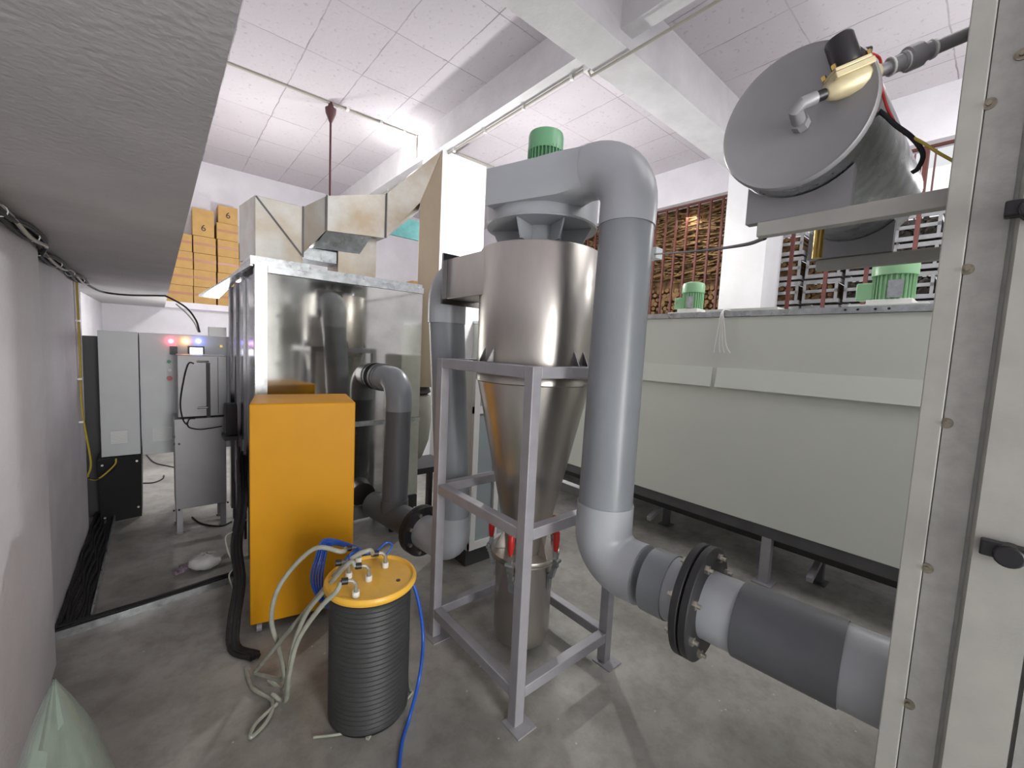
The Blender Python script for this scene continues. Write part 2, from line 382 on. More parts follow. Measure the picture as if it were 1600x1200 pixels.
# ================================================================= CARTONS
def carton(x, y, z, w_, d_, h_, tape=True, digit=False, label=''):
    t = thing('cardboard_box', label, 'box', (x + w_ / 2, y + d_ / 2, z), 'cardboard boxes stacked on the back ledge')
    obj('carton', MB().box(x + .002, x + w_ - .002, y, y + d_, z, z + h_ - .003), M['card'], t, .004)
    if tape: obj('tape', MB().box(x + .001, x + w_ - .001, y - .003, y, z + h_ * .46, z + h_ * .60), M['tape'], t)
    if digit:
        cu = bpy.data.curves.new('six', 'FONT'); cu.body = '6'; cu.size = .13; cu.extrude = .001; cu.align_x = 'CENTER'
        tmp = bpy.data.objects.new('six', cu); COL.objects.link(tmp)
        dg = bpy.context.evaluated_depsgraph_get(); me = bpy.data.meshes.new_from_object(tmp.evaluated_get(dg))
        bpy.data.objects.remove(tmp)
        me.materials.clear(); me.materials.append(M['ink'])
        o = bpy.data.objects.new('printed_number', me); COL.objects.link(o); o.parent = t
        o.rotation_euler = (PI / 2, 0, 0); o.location = (0, -d_ / 2 - .003, digit)
    return t
BW = .287; BH = .252
x0c = .137
colh = [4, 4, 5, 4]
names = ['first', 'second', 'third', 'fourth']
rows = ['bottom', 'second', 'third', 'fourth', 'fifth']
for c in range(4):
    xx = x0c + c * BW + (.003 if c else 0) - (.15 if c == 0 else 0)
    ww = BW + .15 if c == 0 else BW
    for r in range(colh[c]):
        j = random.uniform(-.008, .008)
        carton(xx + j, 7.97 + random.uniform(0, .02), 2.02 + r * BH, ww - .008, .36, BH, True, False,
               'taped brown carton, %s from the bottom, in the %s stack from the mezzanine slab edge' % (rows[r] if r else 'lowest', names[c]) if r else
               'taped brown carton at the bottom of the %s stack from the mezzanine slab edge' % names[c])
carton(x0c + BW - .01, 7.97, 2.02 + 4 * BH, BW - .02, .3, .40, False, .08, 'tall untaped carton printed with a 6, on top of the second stack')
carton(x0c + 2 * BW + .02, 8.0, 2.02 + 5 * BH, BW - .03, .3, .27, False, .09, 'squat carton printed with a 6, the highest box on the back ledge')
xr = aty(643, 430, 7.97).x
for r in range(4):
    zz = 2.02 + r * .21
    carton(xr + random.uniform(-.0, .05), 7.97, zz, .34, .33, .21, False, False,
           'orange-brown carton, %s of the four seen between the duct riser and the booth' % ['lowest', 'second from bottom', 'third from bottom', 'topmost'][r])

# ================================================================= OUTSIDE: stacks behind the barred windows
struct('yard_ground', MB().box(5.95, 14, -6, 12, -.1, 0), M['sfloor'])
struct('yard_wall', MB().box(10.2, 10.4, -6, 12, 0, 5.0), M['column'])
# left window: log stack, individual log ends low down, offcut strips above
lm = MB(); lm.cyl((-.22, 0, 0), (.22, 0, 0), .038, 9)
o0 = obj('firewood_log', lm, M['wood2'])
o0.location = (6.5, 2.6, 1.54); first = True; k = 0
for r in range(11):
    for c in range(26):
        if k >= 286: break
        o = o0 if first else o0.copy()
        if not first: COL.objects.link(o)
        first = False; k += 1
        o.location = (6.5 + random.uniform(-.05, .05), 2.36 + c * .08 + (.04 if r % 2 else 0), 1.92 + r * .069)
        o.rotation_euler = (random.uniform(0, 6), random.uniform(-.05, .05), random.uniform(-.06, .06))
        s = random.uniform(.75, 1.05); o.scale = (1, s, s)
        tag(o, 'rough brown log in the woodpile behind the left barred window', 'log', 'logs stacked behind the left barred window')
st = MB(); st.box(6.28, 6.72, 2.3, 4.6, 0, 1.88)
top('log_pile_base', st, M['wood'], 'solid lower part of the woodpile behind the left barred window', 'woodpile', kind='stuff')
st = MB()
for i in range(950):
    y = random.uniform(2.3, 5.6); z = random.uniform(2.72, 4.25); x = 6.3 + random.uniform(0, .15)
    a = random.uniform(-.25, .25); l = random.uniform(.06, .2)
    st.bar((x, y - l * math.cos(a), z - l * math.sin(a)), (x + random.uniform(-.02, .05), y + l * math.cos(a), z + l * math.sin(a)), .05, random.uniform(.010, .022))
top('bark_strip_pile', st, M['wood2'], 'pile of thin brown bark strips filling the upper left barred window', 'wood strips', kind='stuff')
st = MB(); st.box(6.5, 6.8, 2.2, 8.0, 1.9, 4.3)
top('bark_backing_pile', st, M['wood'], 'dense dark mass of wood behind the bark strips', 'wood strips', kind='stuff')
# far-left part of the stack, seen between scroll and column
st = MB()
for i in range(160):
    y = random.uniform(4.55, 5.6); z = random.uniform(1.7, 2.8); st.cyl((6.3, y, z), (6.6, y, z), random.uniform(.025, .045), 7)
top('log_stack', st, M['wood'], 'dark log stack at the far end of the left barred window', 'woodpile', kind='stuff')
# right window: crates
def crate(m_in):
    t = thing('log_crate', 'x', 'crate', (0, 0, 0), None)
    sl = MB()
    for z in (.025, .28): sl.box(-.30, .30, -.21, -.19, z - .025, z + .025); sl.box(-.30, -.28, -.19, .19, z - .025, z + .025)
    for x in (-.29, .29):
        for y in (-.175, .175): sl.box(x - .015, x + .015, y - .015, y + .015, 0, .30)
    sl.box(-.305, -.28, -.19, .19, .135, .175)
    obj('slats', sl, M['slat'], t)
    lg = MB()
    for i in range(34):
        yy = random.uniform(-.17, .17); zz = random.uniform(.03, .25); lg.cyl((-.27, yy, zz), (.2, yy, zz), random.uniform(.02, .035), 7)
    lg.box(-.2, .26, -.17, .17, .02, .26)
    o = obj('logs', lg, m_in, t); o['kind'] = 'stuff'
    return t
ca = crate(M['wood']); cb = crate(M['char'])
used = set()
for r in range(5):
    for c in range(9):
        src = ca if c < 2 else cb
        if r == 4 and c > 4: continue
        o = src if src.name not in used else copy_tree(src)
        used.add(src.name)
        o.location = (7.0 + .03 * random.uniform(-1, 1), 2.12 - c * .44, 1.69 + r * .335)
        # thing built facing -x
        if c < 2: tag(o, 'pale slatted crate of brown logs beside the white column', 'crate', 'crates of brown logs outside the right window')
        else: tag(o, 'pale slatted crate of dark logs behind the right barred window', 'crate', 'crates of dark logs outside the right window')
st = MB(); st.box(6.7, 7.3, -2.2, 2.4, 0, 1.67)
top('crate_plinth', st, M['char'], 'dark low platform carrying the crates outside the right window', 'platform')
# thin barred gate in the yard
g = thing('yard_gate', 'pinkish gate of thin vertical bars seen past the tank in the yard', 'gate', (8.2, 0, 0))
for i in range(22): obj('gate_bar', MB().bar((8.2, 1.45 - i * .07, .2), (8.2, 1.45 - i * .07, 4.6 if i < 9 else 3.3), .02), M['rust'], g)
gr = MB()
for z in (.4, 3.25): gr.bar((8.2, 1.5, z), (8.2, -.05, z), .04)
obj('gate_rail', gr, M['rust'], g)
arealight('yard_daylight', (8.0, 1.0, 6.0), (8.6, 1.0, 1.5), 3, 8, 210, (.97, .98, 1))
arealight('window_bay_light', (6.02, 3.2, 3.62), (6.5, 3.4, 1.9), .12, 3.4, 16, (1, .93, .8))  # narrow warm area light over the woodpile, without a fixture

# ================================================================= WHITE BOOTH
bt = thing('drying_booth', 'long pale green-white panelled booth on a low dark steel frame', 'booth', (3.2, 2, 0))
BX = 3.2
obj('body_panel', MB().box(BX, 4.6, -.6, 4.9, .41, 1.865), M['booth'], bt, .004)
obj('top_trim', MB().box(BX - .012, 4.62, -.6, 4.92, 1.866, 1.905), M['galv'], bt)
for a, b in ((-.6, 1.392), (1.425, 4.9)):
    f = MB(); f.loft([[(BX - .006, a, 1.49), (BX - .001, a, 1.49), (BX - .001, a, 1.345), (BX - .03, a, 1.345)], [(BX - .006, b, 1.49), (BX - .001, b, 1.49), (BX - .001, b, 1.345), (BX - .03, b, 1.345)]])
    obj('flap', f, M['booth_flap'], bt)
obj('base_rail', MB().box(BX + .01, BX + .06, -.6, 4.9, .33, .409), M['steelgrey'], bt)
obj('base_rail', MB().box(BX + .06, BX + .12, -.6, 4.9, .27, .329), M['black'], bt)
for i in range(4):
    y = [-.5, .96, 2.5, 4.0][i]
    lg = MB().box(BX + .005, BX + .065, y - .03, y + .03, .0, .329); lg.box(BX - .03, BX + .10, y - .06, y + .06, 0, .008)
    obj('leg', lg, M['frame'], bt)
for i in range(6):
    y = [.0, .72, 1.9, 2.8, 3.7, -.5][i]
    lg = MB().box(BX + .35, BX + .4, y - .025, y + .025, 0, .27); lg.box(BX + .32, BX + .43, y - .05, y + .05, 0, .008)
    obj('inner_leg', lg, M['steelgrey'], bt)
    obj('cross_brace', MB().bar((BX + .03, y - .02, .14), (BX + .37, y - .02, .25), .035), M['frame'], bt)
for y in (.66, .60, .52, .46): obj('screw', MB().cyl((BX - .016, y, 1.886), (BX - .011, y, 1.886), .007, 8), M['black'], bt)
# rope / cord hanging over the booth
sc = [V((BX + .1, 1.38, 1.915)), V((BX - .02, 1.38, 1.91)), V((BX - .035, 1.37, 1.80)), V((BX - .03, 1.36, 1.66)), V((BX - .03, 1.34, 1.60))]
ct = thing('cord_bundle', 'loose white cord draped over the top edge of the pale booth', 'cord', (BX, 1.38, 1.9))
for dy in (0, .012, .028, -.015):
    obj('strand', MB().tube(spline([p + V((0, dy * (i - 1) * .9, 0)) for i, p in enumerate(sc)]), .004, 6), M['white'], ct)

def booth_motor(name, cx, cy, z, h, r, label, mm):
    t = thing(name, label, 'motor', (cx, cy, z))
    obj('base_plate', MB().box(cx - r * 1.5, cx + r * 1.5, cy - r * 1.7, cy + r * 1.7, z, z + .018), M['booth'], t, .003)
    obj('foot', MB().box(cx - r, cx + r, cy - r, cy + r, z + .018, z + .05), M['white'], t, .004)
    pr = []
    nb = 26
    fn = MB()
    for i in range(nb):
        a = 2 * PI * i / nb; d = V((math.cos(a), math.sin(a), 0))
        fn.box(cx + d.x * r * .93 - .004, cx + d.x * r * .93 + .004, cy + d.y * r * .93 - .004, cy + d.y * r * .93 + .004, z + .05, z + h * .68)
    fn.cyl((cx, cy, z + .05), (cx, cy, z + h * .68), r * .88, 32)
    obj('finned_body', fn, mm, t)
    obj('fan_cowl', MB().lathe((cx, cy, z + h * .68), [(r * 1.04, 0), (r * 1.04, h * .22), (r * .96, h * .29), (r * .7, h * .32)], 32), mm, t)
    obj('terminal_box', MB().box(cx - r * .55, cx + r * .55, cy + r * .8, cy + r * 1.6, z + h * .2, z + h * .55), mm, t, .006)
    obj('name_plate', MB().box(cx - r * 1.06, cx - r * 1.0, cy - r * .55, cy + r * .1, z + h * .2, z + h * .55), M['galv'], t)
    return t
booth_motor('electric_motor', 3.42, 1.74, 1.906, .27, .085, 'smaller pale green motor on the booth roof, left of the white column', M['green2'])
booth_motor('electric_motor', 3.42, .485, 1.906, .29, .105, 'pale green motor on the booth roof below the steel tank', M['green2'])
top('roof_plate', MB().box(3.26, 3.6, 1.05, 1.55, 1.906, 1.93), M['booth'], 'pale flat plate lying on the booth roof between the motors', 'plate')

# ================================================================= CYCLONE
AX, AY = 1.42, 1.505
ft = thing('cyclone_stand', 'grey square-tube stand carrying the steel cyclone', 'stand', (1.4, 1.5, 0))
X0, X1, Y0, Y1 = 1.11, 1.70, 1.18, 1.85
for x in (X0, X1):
    for y in (Y0, Y1):
        lg = MB().box(x - .024, x + .024, y - .024, y + .024, .006, 1.49)
        obj('leg', lg, M['frame'], ft, .003)
        dx = .03 if x == X0 else -.0
        fp = MB().box(x - .045, x + .055, y - .07, y + .035, 0, .006); fp.cyl((x + .03, y - .05, .006), (x + .03, y - .05, .0075), .006, 10)
        obj('foot_plate', fp, M['frame'], ft)
for z, h in ((1.466, .048), (.815, .048), (.14, .048)):
    for y in (Y0, Y1): obj('cross_rail', MB().bar((X0 + .0245, y, z), (X1 - .0245, y, z), .046, h), M['frame'], ft, .003)
    for x in (X0, X1): obj('cross_rail', MB().bar((x, Y0 + .0245, z), (x, Y1 - .0245, z), .046, h), M['frame'], ft, .003)

cy = thing('cyclone_separator', 'brushed steel cyclone with a rectangular side inlet and long cone', 'cyclone', (AX, AY, .45))
obj('barrel', MB().lathe((AX, AY, 0), [(.12, 2.015), (.283, 2.015), (.287, 2.008), (.284, 1.45), (.282, 1.43)], 64, caps=False), M['stain'], cy)
cn = MB().lathe((AX, AY, 0), [(.282, 1.43), (.278, 1.40), (.148, .80), (.105, .60), (.10, .545)], 64, caps=False)
obj('cone', cn, M['stain'], cy)
obj('seam_band', MB().lathe((AX, AY, 0), [(.282, 1.435), (.285, 1.43), (.285, 1.40), (.279, 1.395)], 64, caps=False), M['stain'], cy)
ib = MB(); ib.box(1.145, 1.33, 1.53, 1.90, 1.795, 1.998); obj('inlet_duct', ib, M['stain'], cy, .003)
obj('inlet_flange', MB().box(1.118, 1.36, 1.90, 1.915, 1.768, 2.025), M['dmetal'], cy)
for a in (180, 270, 0, 90):
    d = V((math.cos(math.radians(a)), math.sin(math.radians(a)), 0)); s = V((-d.y, d.x, 0))
    for k in (-.03, .03):
        c = V((AX, AY, 0)) + s * k
        br = MB(); th = s * .003
        tri = [c + d * .28 + V((0, 0, 1.492)), c + d * .315 + V((0, 0, 1.492)), c + d * .28 + V((0, 0, 1.56))]
        br.loft([[p - th for p in tri], [p + th for p in tri]]); obj('gusset', br, M['dmetal'], cy)
obj('outlet_flange', MB().lathe((AX, AY, 2.016), [(.11, 0), (.165, 0), (.165, .012), (.11, .012)], 40), M['flange'], cy)
obj('bottom_flange', MB().lathe((AX, AY, .525), [(.10, 0), (.175, 0), (.178, .01), (.175, .02), (.10, .02)], 48), M['stain'], cy)
for a in (30, 150, 270):
    d = V((math.cos(math.radians(a)), math.sin(math.radians(a)), 0)); s = V((-d.y, d.x, 0)) * .003; c = V((AX, AY, 0))
    tri = [c + d * .10 + V((0, 0, .546)), c + d * .16 + V((0, 0, .546)), c + d * .115 + V((0, 0, .64))]
    obj('flange_rib', MB().loft([[p - s for p in tri], [p + s for p in tri]]), M['stain'], cy)

cs = thing('dust_canister', 'steel dust canister with red-gripped toggle clamps under the cyclone cone', 'canister', (AX, AY, .05))
obj('pot', MB().lathe((AX, AY, 0), [(.02, .055), (.10, .058), (.132, .085), (.143, .13), (.145, .50), (.150, .515), (.175, .516), (.175, .524), (.02, .524)], 56), M['stain'], cs)
for a, mm in ((205, 'red'), (285, 'red'), (350, 'orange'), (130, 'red')):
    d = V((math.cos(math.radians(a)), math.sin(math.radians(a)), 0)); s = V((-d.y, d.x, 0)); c = V((AX, AY, 0))
    cl = MB(); cl.bar(c + d * .150 + V((0, 0, .38)), c + d * .152 + V((0, 0, .46)), .03, .012, up=d); cl.bar(c + d * .16 + V((0, 0, .44)), c + d * .185 + V((0, 0, .53)), .03, .02, up=d)
    cl.bar(c + d * .185 + V((0, 0, .50)), c + d * .175 + V((0, 0, .58)), .02, .02, up=d); cl.cyl(c + d * .19 - s * .02 + V((0, 0, .53)), c + d * .19 + s * .02 + V((0, 0, .53)), .012, 10)
    k = obj('toggle_clamp', cl, M['galv'], cs)
    p = c + d * .178
    hh = MB().tube([p + V((0, 0, .57)), p + V((0, 0, .60)), p + V((0, 0, .64)), p + V((0, 0, .675)), p + V((0, 0, .685))], .01, 12, rs=[.008, .014, .017, .015, .006])
    obj('grip', hh, M[mm], k)

# ================================================================= FAN
fan = thing('extractor_fan', 'light grey scroll fan with a green motor on top of the cyclone', 'fan', (AX, AY, 2.03))
obj('inlet_neck', MB().lathe((AX, AY, 0), [(.125, 2.032), (.125, 2.045), (.105, 2.05), (.105, 2.13)], 40), M['pvc'], fan)
SR = .262
zA, zB = 2.125, 2.335
obj('scroll_housing', MB().lathe((AX, AY, 0), [(.09, zA), (SR, zA), (SR + .004, zA + .006), (SR, zA + .012), (SR, zB - .004), (SR - .004, zB), (.05, zB)], 72), M['pvc'], fan)
# outlet: tangent box turning towards the camera-right, lofting to round
dO = V((.19, -.98, 0)).normalized(); nO = V((-dO.y, dO.x, 0)) * -1      # nO points to -x side
PT = V((1.378, .985, 2.275))         # axis of the down pipe at elbow level
def ring_sq(c, hw, hh, k, n=32):
    pts = []
    for i in range(n):
        a = 2 * PI * i / n + PI / 4; ca, sa = math.cos(a), math.sin(a)
        m_ = max(abs(ca), abs(sa)); sx, sy = ca / m_, sa / m_
        x = (1 - k) * sx + k * ca; y = (1 - k) * sy + k * sa
        pts.append(V(c) + nO * (x * hw) + V((0, 0, y * hh)))
    return pts
secs = []
for t, hw, zc, hh, k, off in ((.60, .11, 2.255, .078, 0, .045), (.36, .108, 2.258, .080, 0, .012), (.27, .106, 2.265, .09, .25, .0), (.20, .105, 2.272, .102, .8, 0), (.16, .104, 2.275, .104, 1, 0)):
    secs.append(ring_sq(V((PT.x, PT.y, zc)) - dO * t + nO * off, hw, hh, k))
obj('outlet_transition', MB().loft(secs, True, True), M['pvc'], fan)
for a in (200, 250, 300, 340, 60, 130):
    d = V((math.cos(math.radians(a)), math.sin(math.radians(a)), 0)); s = V((-d.y, d.x, 0)) * .004; c = V((AX, AY, 0))
    q = [c + d * .10 + V((0, 0, 2.05)), c + d * .20 + V((0, 0, 2.045)), c + d * .24 + V((0, 0, 2.124)), c + d * .10 + V((0, 0, 2.124))]
    obj('support_rib', MB().loft([[p - s for p in q], [p + s for p in q]]), M['pvc'], fan)
mt = obj('motor', MB().cyl((AX, AY, zB), (AX, AY, 2.50), .074, 40), M['fins'], fan)
fn = MB()
for i in range(30):
    a = 2 * PI * i / 30; d = V((math.cos(a), math.sin(a), 0)); fn.bar(V((AX, AY, zB + .02)) + d * .078, V((AX, AY, 2.50)) + d * .078, .004, .012, up=d)
obj('cooling_fins', fn, M['green'], mt)
obj('motor_cowl', MB().lathe((AX, AY, 2.485), [(.083, 0), (.083, .07), (.079, .084), (.06, .092), (.02, .095)], 40), M['green'], mt)
obj('motor_base', MB().cyl((AX, AY, zB), (AX, AY, zB + .02), .1, 32), M['green'], mt)

# ================================================================= MAIN DOWN PIPE
mp_ = thing('exhaust_pipe', 'big grey plastic pipe descending from the fan and turning toward the right', 'pipe', (1.31, .945, .65))
r = .102
pt = PT; pb = V((1.303, .945, .97))
Zt = 2.06
ptop = V((pt.x, pt.y, Zt))
upd = (ptop - pb).normalized()
# upper elbow
dn = V((0, 0, -1)); Re = .15
arcpts = [pt - dO * .17] + [pt - dO * Re + dO * Re * math.sin(math.radians(a)) + V((0, 0, -Re)) + V((0, 0, Re * math.cos(math.radians(a)))) for a in range(0, 91, 9)]
arcpts.append(arcpts[-1] + V((-.005, -.002, -.09)))
obj('upper_elbow', MB().tube(arcpts, r + .004, 40), M['pvc'], mp_)
obj('vertical_pipe', MB().tube([arcpts[-1] + V((0, 0, .01)), pb], r, 40), M['pvc_dark'], mp_)
dL = V((.085, -.996, 0)).normalized(); ZL = .765; RL = .118
pe = V((1.303, .945, ZL))
lo = [pb + V((.002, .001, .012)), V((pb.x, pb.y, ZL + RL))] + [pe + dL * (RL - RL * math.cos(math.radians(a))) + V((0, 0, RL - RL * math.sin(math.radians(a)))) for a in range(9, 91, 9)]
lo.append(lo[-1] + dL * .055)
obj('lower_elbow', MB().tube(lo, r + .005, 40), M['pvc'], mp_)
def along(t): return pe + dL * t
obj('coupling_band', MB().tube([along(.205), along(.285)], r + .007, 40), M['pvc_dark'], mp_)
obj('collar', MB().tube([along(.285), along(.345)], r + .003, 40), M['pvc'], mp_)
for a, b in ((.345, .372), (.374, .402)):
    obj('flange', MB().tube([along(a), along(a + .004), along(b - .004), along(b)], .18, 56, rs=[.172, .178, .178, .172]), M['flange'], mp_)
s = V((-dL.y, dL.x, 0))
for i in range(8):
    a = 2 * PI * (i + .5) / 8; o_ = (s * math.cos(a) + V((0, 0, 1)) * math.sin(a)) * .148
    b = MB(); b.cyl(along(.325) + o_, along(.425) + o_, .007, 8); b.cyl(along(.334) + o_, along(.345) + o_, .014, 6); b.cyl(along(.402) + o_, along(.413) + o_, .014, 6)
    obj('bolt', b, M['bolt'], mp_)
obj('collar', MB().tube([along(.402), along(.50)], r + .003, 40), M['pvc'], mp_)
obj('lower_pipe', MB().tube([along(.495), along(.50), along(.745)], r, 40, rs=[r + .008, r + .009, r + .009]), M['pvc_charcoal'], mp_)
obj('end_socket', MB().tube([along(.745), along(.835)], r + .004, 40), M['pvc'], mp_)

# ================================================================= BACK PIPES
p1 = thing('booth_pipe', 'dark grey plastic pipe bending down from the polished steel booth front', 'pipe', (1.27, 2.68, .3))
r1 = .088; c1 = V((1.272, 2.70, 0)); z1 = 1.30
e = [V((1.262, 3.02, z1)), V((1.264, 2.83, z1))] + [V((1.27, 2.70 + .13 - .13 * math.sin(math.radians(a)), z1 - .13 + .13 * math.cos(math.radians(a)))) for a in range(9, 91, 9)]
e.append(V((1.27, 2.70, 1.09)))
obj('upper_elbow', MB().tube(e, r1 + .004, 32), M['pvc_dark'], p1)
obj('wall_collar', MB().tube([V((1.262, 3.01, z1)), V((1.262, 2.975, z1))], r1 + .014, 32), M['pvc_charcoal'], p1)
obj('wall_collar', MB().tube([V((1.262, 2.955, z1)), V((1.262, 2.94, z1))], r1 + .012, 32), M['pvc_charcoal'], p1)
obj('vertical_pipe', MB().tube([V((1.27, 2.70, 1.10)), V((1.245, 2.67, .46))], r1, 32), M['pvc_charcoal'], p1)
hp0 = V((1.205, 2.93, .36)); hp1 = V((1.33, 2.0, .36)); hd = (hp1 - hp0).normalized()
obj('tee', MB().tube([V((1.245, 2.67, .47)), V((1.243, 2.665, .36))], r1 + .006, 32), M['pvc_charcoal'], p1)
obj('horizontal_pipe', MB().tube([hp0, hp0 + hd * .50], r1 + .006, 32), M['pvc_charcoal'], p1)
fl_t = .60
obj('reducer', MB().tube([hp0 + hd * .50, hp0 + hd * (fl_t - .03)], r1 + .012, 32), M['pvc_charcoal'], p1)
obj('flange', MB().tube([hp0 + hd * (fl_t - .03), hp0 + hd * (fl_t - .002)], .158, 48), M['flange'], p1)
p2 = thing('inlet_pipe', 'grey plastic pipe rising to the cyclone inlet behind the stand', 'pipe', (1.33, 1.99, .3))
r2 = .1
obj('flange', MB().tube([hp0 + hd * (fl_t + .002), hp0 + hd * (fl_t + .03)], .158, 48), M['flange'], p2)
sd = V((-hd.y, hd.x, 0))
for i in range(8):
    a = 2 * PI * (i + .5) / 8; o_ = (sd * math.cos(a) + V((0, 0, 1)) * math.sin(a)) * .13
    b = MB(); b.cyl(hp0 + hd * (fl_t + .0305) + o_, hp0 + hd * (fl_t + .05) + o_, .012, 6); obj('bolt', b, M['bolt'], p2)
q = hp0 + hd * (fl_t + .03); q2 = V((1.325, 2.04, .36)); 
el = [q, q + hd * .07] + [V((1.325, 2.04, .36)) - hd * (.10 - .10 * math.sin(math.radians(a))) + V((0, 0, .10 - .10 * math.cos(math.radians(a)))) for a in range(9, 91, 9)] + [V((1.325, 2.04, .56))]
obj('lower_elbow', MB().tube(el, r2 + .006, 36), M['pvc'], p2)
tp = V((1.243, 2.055, 1.70))
obj('vertical_pipe', MB().tube([V((1.325, 2.04, .55)), tp], r2, 36), M['pvc_dark'], p2)
eu = [tp - V((0, 0, .02)), tp + V((0, 0, .06))] + [V((1.243, 2.055 - .10 + .10 * math.cos(math.radians(a)), 1.80 + .10 * math.sin(math.radians(a)))) for a in range(0, 91, 10)] + [V((1.24, 1.916, 1.90))]
obj('upper_elbow', MB().tube(eu, r2 + .005, 36), M['pvc'], p2)

# ================================================================= POLISHED STEEL BOOTH
sb = thing('steel_booth', 'mirror-polished steel booth with galvanised corner post and roof rails', 'booth', (1.4, 3.6, 0))
SX0, SX1, SY0, SY1 = .46, 1.612, 3.03, 4.2
obj('front_panel', MB().box(SX0 + .07, SX1, SY0 + .012, SY0 + .03, .97, 1.955), M['mirror'], sb)
obj('lower_panel', MB().box(SX0 + .07, SX1, SY0 + .012, SY0 + .03, .33, .93), M['mirror'], sb)
obj('mid_rail', MB().box(SX0 + .07, SX1, SY0 + .002, SY0 + .03, .932, .968), M['galv'], sb)
obj('corner_post', MB().box(SX0, SX0 + .068, SY0, SY0 + .05, 0.06, 2.0), M['galv'], sb)
obj('top_rail', MB().box(SX0 + .07, SX1, SY0 - .004, SY0 + .05, 1.957, 2.0), M['galv'], sb)
obj('roof', MB().box(SX0 - .02, SX1, SY0 + .02, SY1, 2.001, 2.03), M['galv'], sb)
obj('side_panel', MB().box(SX0 + .005, SX0 + .02, SY0 + .06, SY1, .35, 1.95), M['dmetal'], sb)
for y in (3.45, 3.8, 4.15): obj('side_post', MB().box(SX0 - .012, SX0 + .004, y - .04, y + .04, .1, 1.95), M['dmetal'], sb)
obj('bottom_rail', MB().box(SX0 + .07, SX1, SY0 + .01, SY0 + .05, .22, .32), M['dark'], sb)
obj('eave', MB().loft([[(SX0 - .02, 3.06, 1.99), (SX0 - .02, 3.06, 2.0), (SX0 - .005, 3.06, 2.0), (SX0 - .005, 3.06, 1.99)], [(SX0 - .16, 5.0, 1.91), (SX0 - .16, 5.0, 1.93), (SX0 - .005, 5.0, 1.93), (SX0 - .005, 5.0, 1.91)]]), M['galv'], sb)
for x in (SX0 + .03, 1.5, SX1 - .03): 
    for y in (SY0 + .3, SY1 - .05): obj('leg', MB().box(x - .025, x + .025, y - .025, y + .025, 0, .35), M['dark'], sb)
obj('rear_panel', MB().box(SX0, SX1, SY1, SY1 + .02, .33, 1.95), M['dmetal'], sb)

# ================================================================= ROOF DUCT
dt = thing('sheet_metal_duct', 'galvanised duct zigzagging over the steel booth up into a tall tan riser', 'duct', (1.2, 3.3, 2.03))
def quad(x, y0, y1, z0, z1): return [(x, y0, z0), (x, y1, z0), (x, y1, z1), (x, y0, z1)]
obj('elbow_box', MB().prism([(.47, 3.08), (.745, 3.10), (.745, 3.42), (.43, 3.42)], 2.055, 2.425), M['galvduct'], dt, .002)
obj('collar_flange', MB().box(.44, .78, 3.06, 3.44, 2.031, 2.054), M['galv'], dt)
obj('connector', MB().loft([quad(.746, 3.11, 3.40, 2.12, 2.425), quad(.93, 3.22, 3.52, 2.335, 2.575)]), M['galvduct'], dt)
obj('straight_run', MB().loft([quad(.93, 3.22, 3.56, 2.335, 2.575), quad(1.37, 3.22, 3.56, 2.372, 2.705)]), M['galvduct'], dt)
obj('rising_section', MB().loft([quad(1.37, 3.22, 3.56, 2.372, 2.705), [(1.638, 3.188, 2.70), (1.74, 3.42, 2.70), (1.90, 3.34, 3.14), (1.788, 3.11, 3.14)]]), M['galvduct'], dt)
for x, z0, z1 in ((.748, 2.1, 2.43), (.93, 2.335, 2.58), (1.37, 2.372, 2.71)):
    yy = 3.10 if x < .9 else 3.215
    obj('seam', MB().box(x - .005, x + .005, yy - .006, yy, z0, z1), M['steelgrey'], dt)
obj('seam', MB().bar((.475, 3.078, 2.42), (.742, 3.096, 2.11), .004, .010), M['steelgrey'], dt)
ra = V((1.642, 3.19, 0)); rb = ra + V((.150, -.077, 0)); rc = rb + V((.12, .24, 0)); rd = ra + V((.12, .24, 0))
obj('riser', MB().loft([[(p.x, p.y, 1.20) for p in (ra, rb, rc, rd)], [(ra.x, ra.y, 2.71), (rb.x, rb.y, 3.14), (rc.x, rc.y, 3.14), (rd.x, rd.y, 2.71)]]), M['riser'], dt)
dd = MB(); dd.loft([[(1.04, 3.3, 2.05), (1.33, 3.3, 2.05), (1.33, 3.56, 2.05), (1.04, 3.56, 2.05)], [(1.04, 3.3, 2.36), (1.33, 3.3, 2.372), (1.33, 3.56, 2.372), (1.04, 3.56, 2.36)]])
obj('drop_leg', dd, M['galvduct'], dt)
obj('collar_flange', MB().box(1.0, 1.37, 3.26, 3.6, 2.031, 2.052), M['galv'], dt)
pb_ = atx(510, 312, .93)
dm = MB(); dm.loft([[(.935, 3.225, 2.336), (1.26, 3.225, 2.36), (1.26, 3.55, 2.36), (.935, 3.55, 2.336)], [(.86, 3.28, 2.215), (1.20, 3.30, 2.23), (1.20, 3.54, 2.23), (.86, 3.52, 2.215)]])
dm.box(.75, 1.035, 3.32, 3.52, 2.13, 2.214)
obj('branch_hopper', dm, M['galv'], dt)
top('teal_reflection_sheet', MB().box(2.0, 2.6, 4.61, 4.64, 2.78, 3.0), M['teal'], 'small added teal sheet standing in for the reflection under the rising duct section', 'sheet')  # added sheet: teal reflection of the duct underside as a coloured box
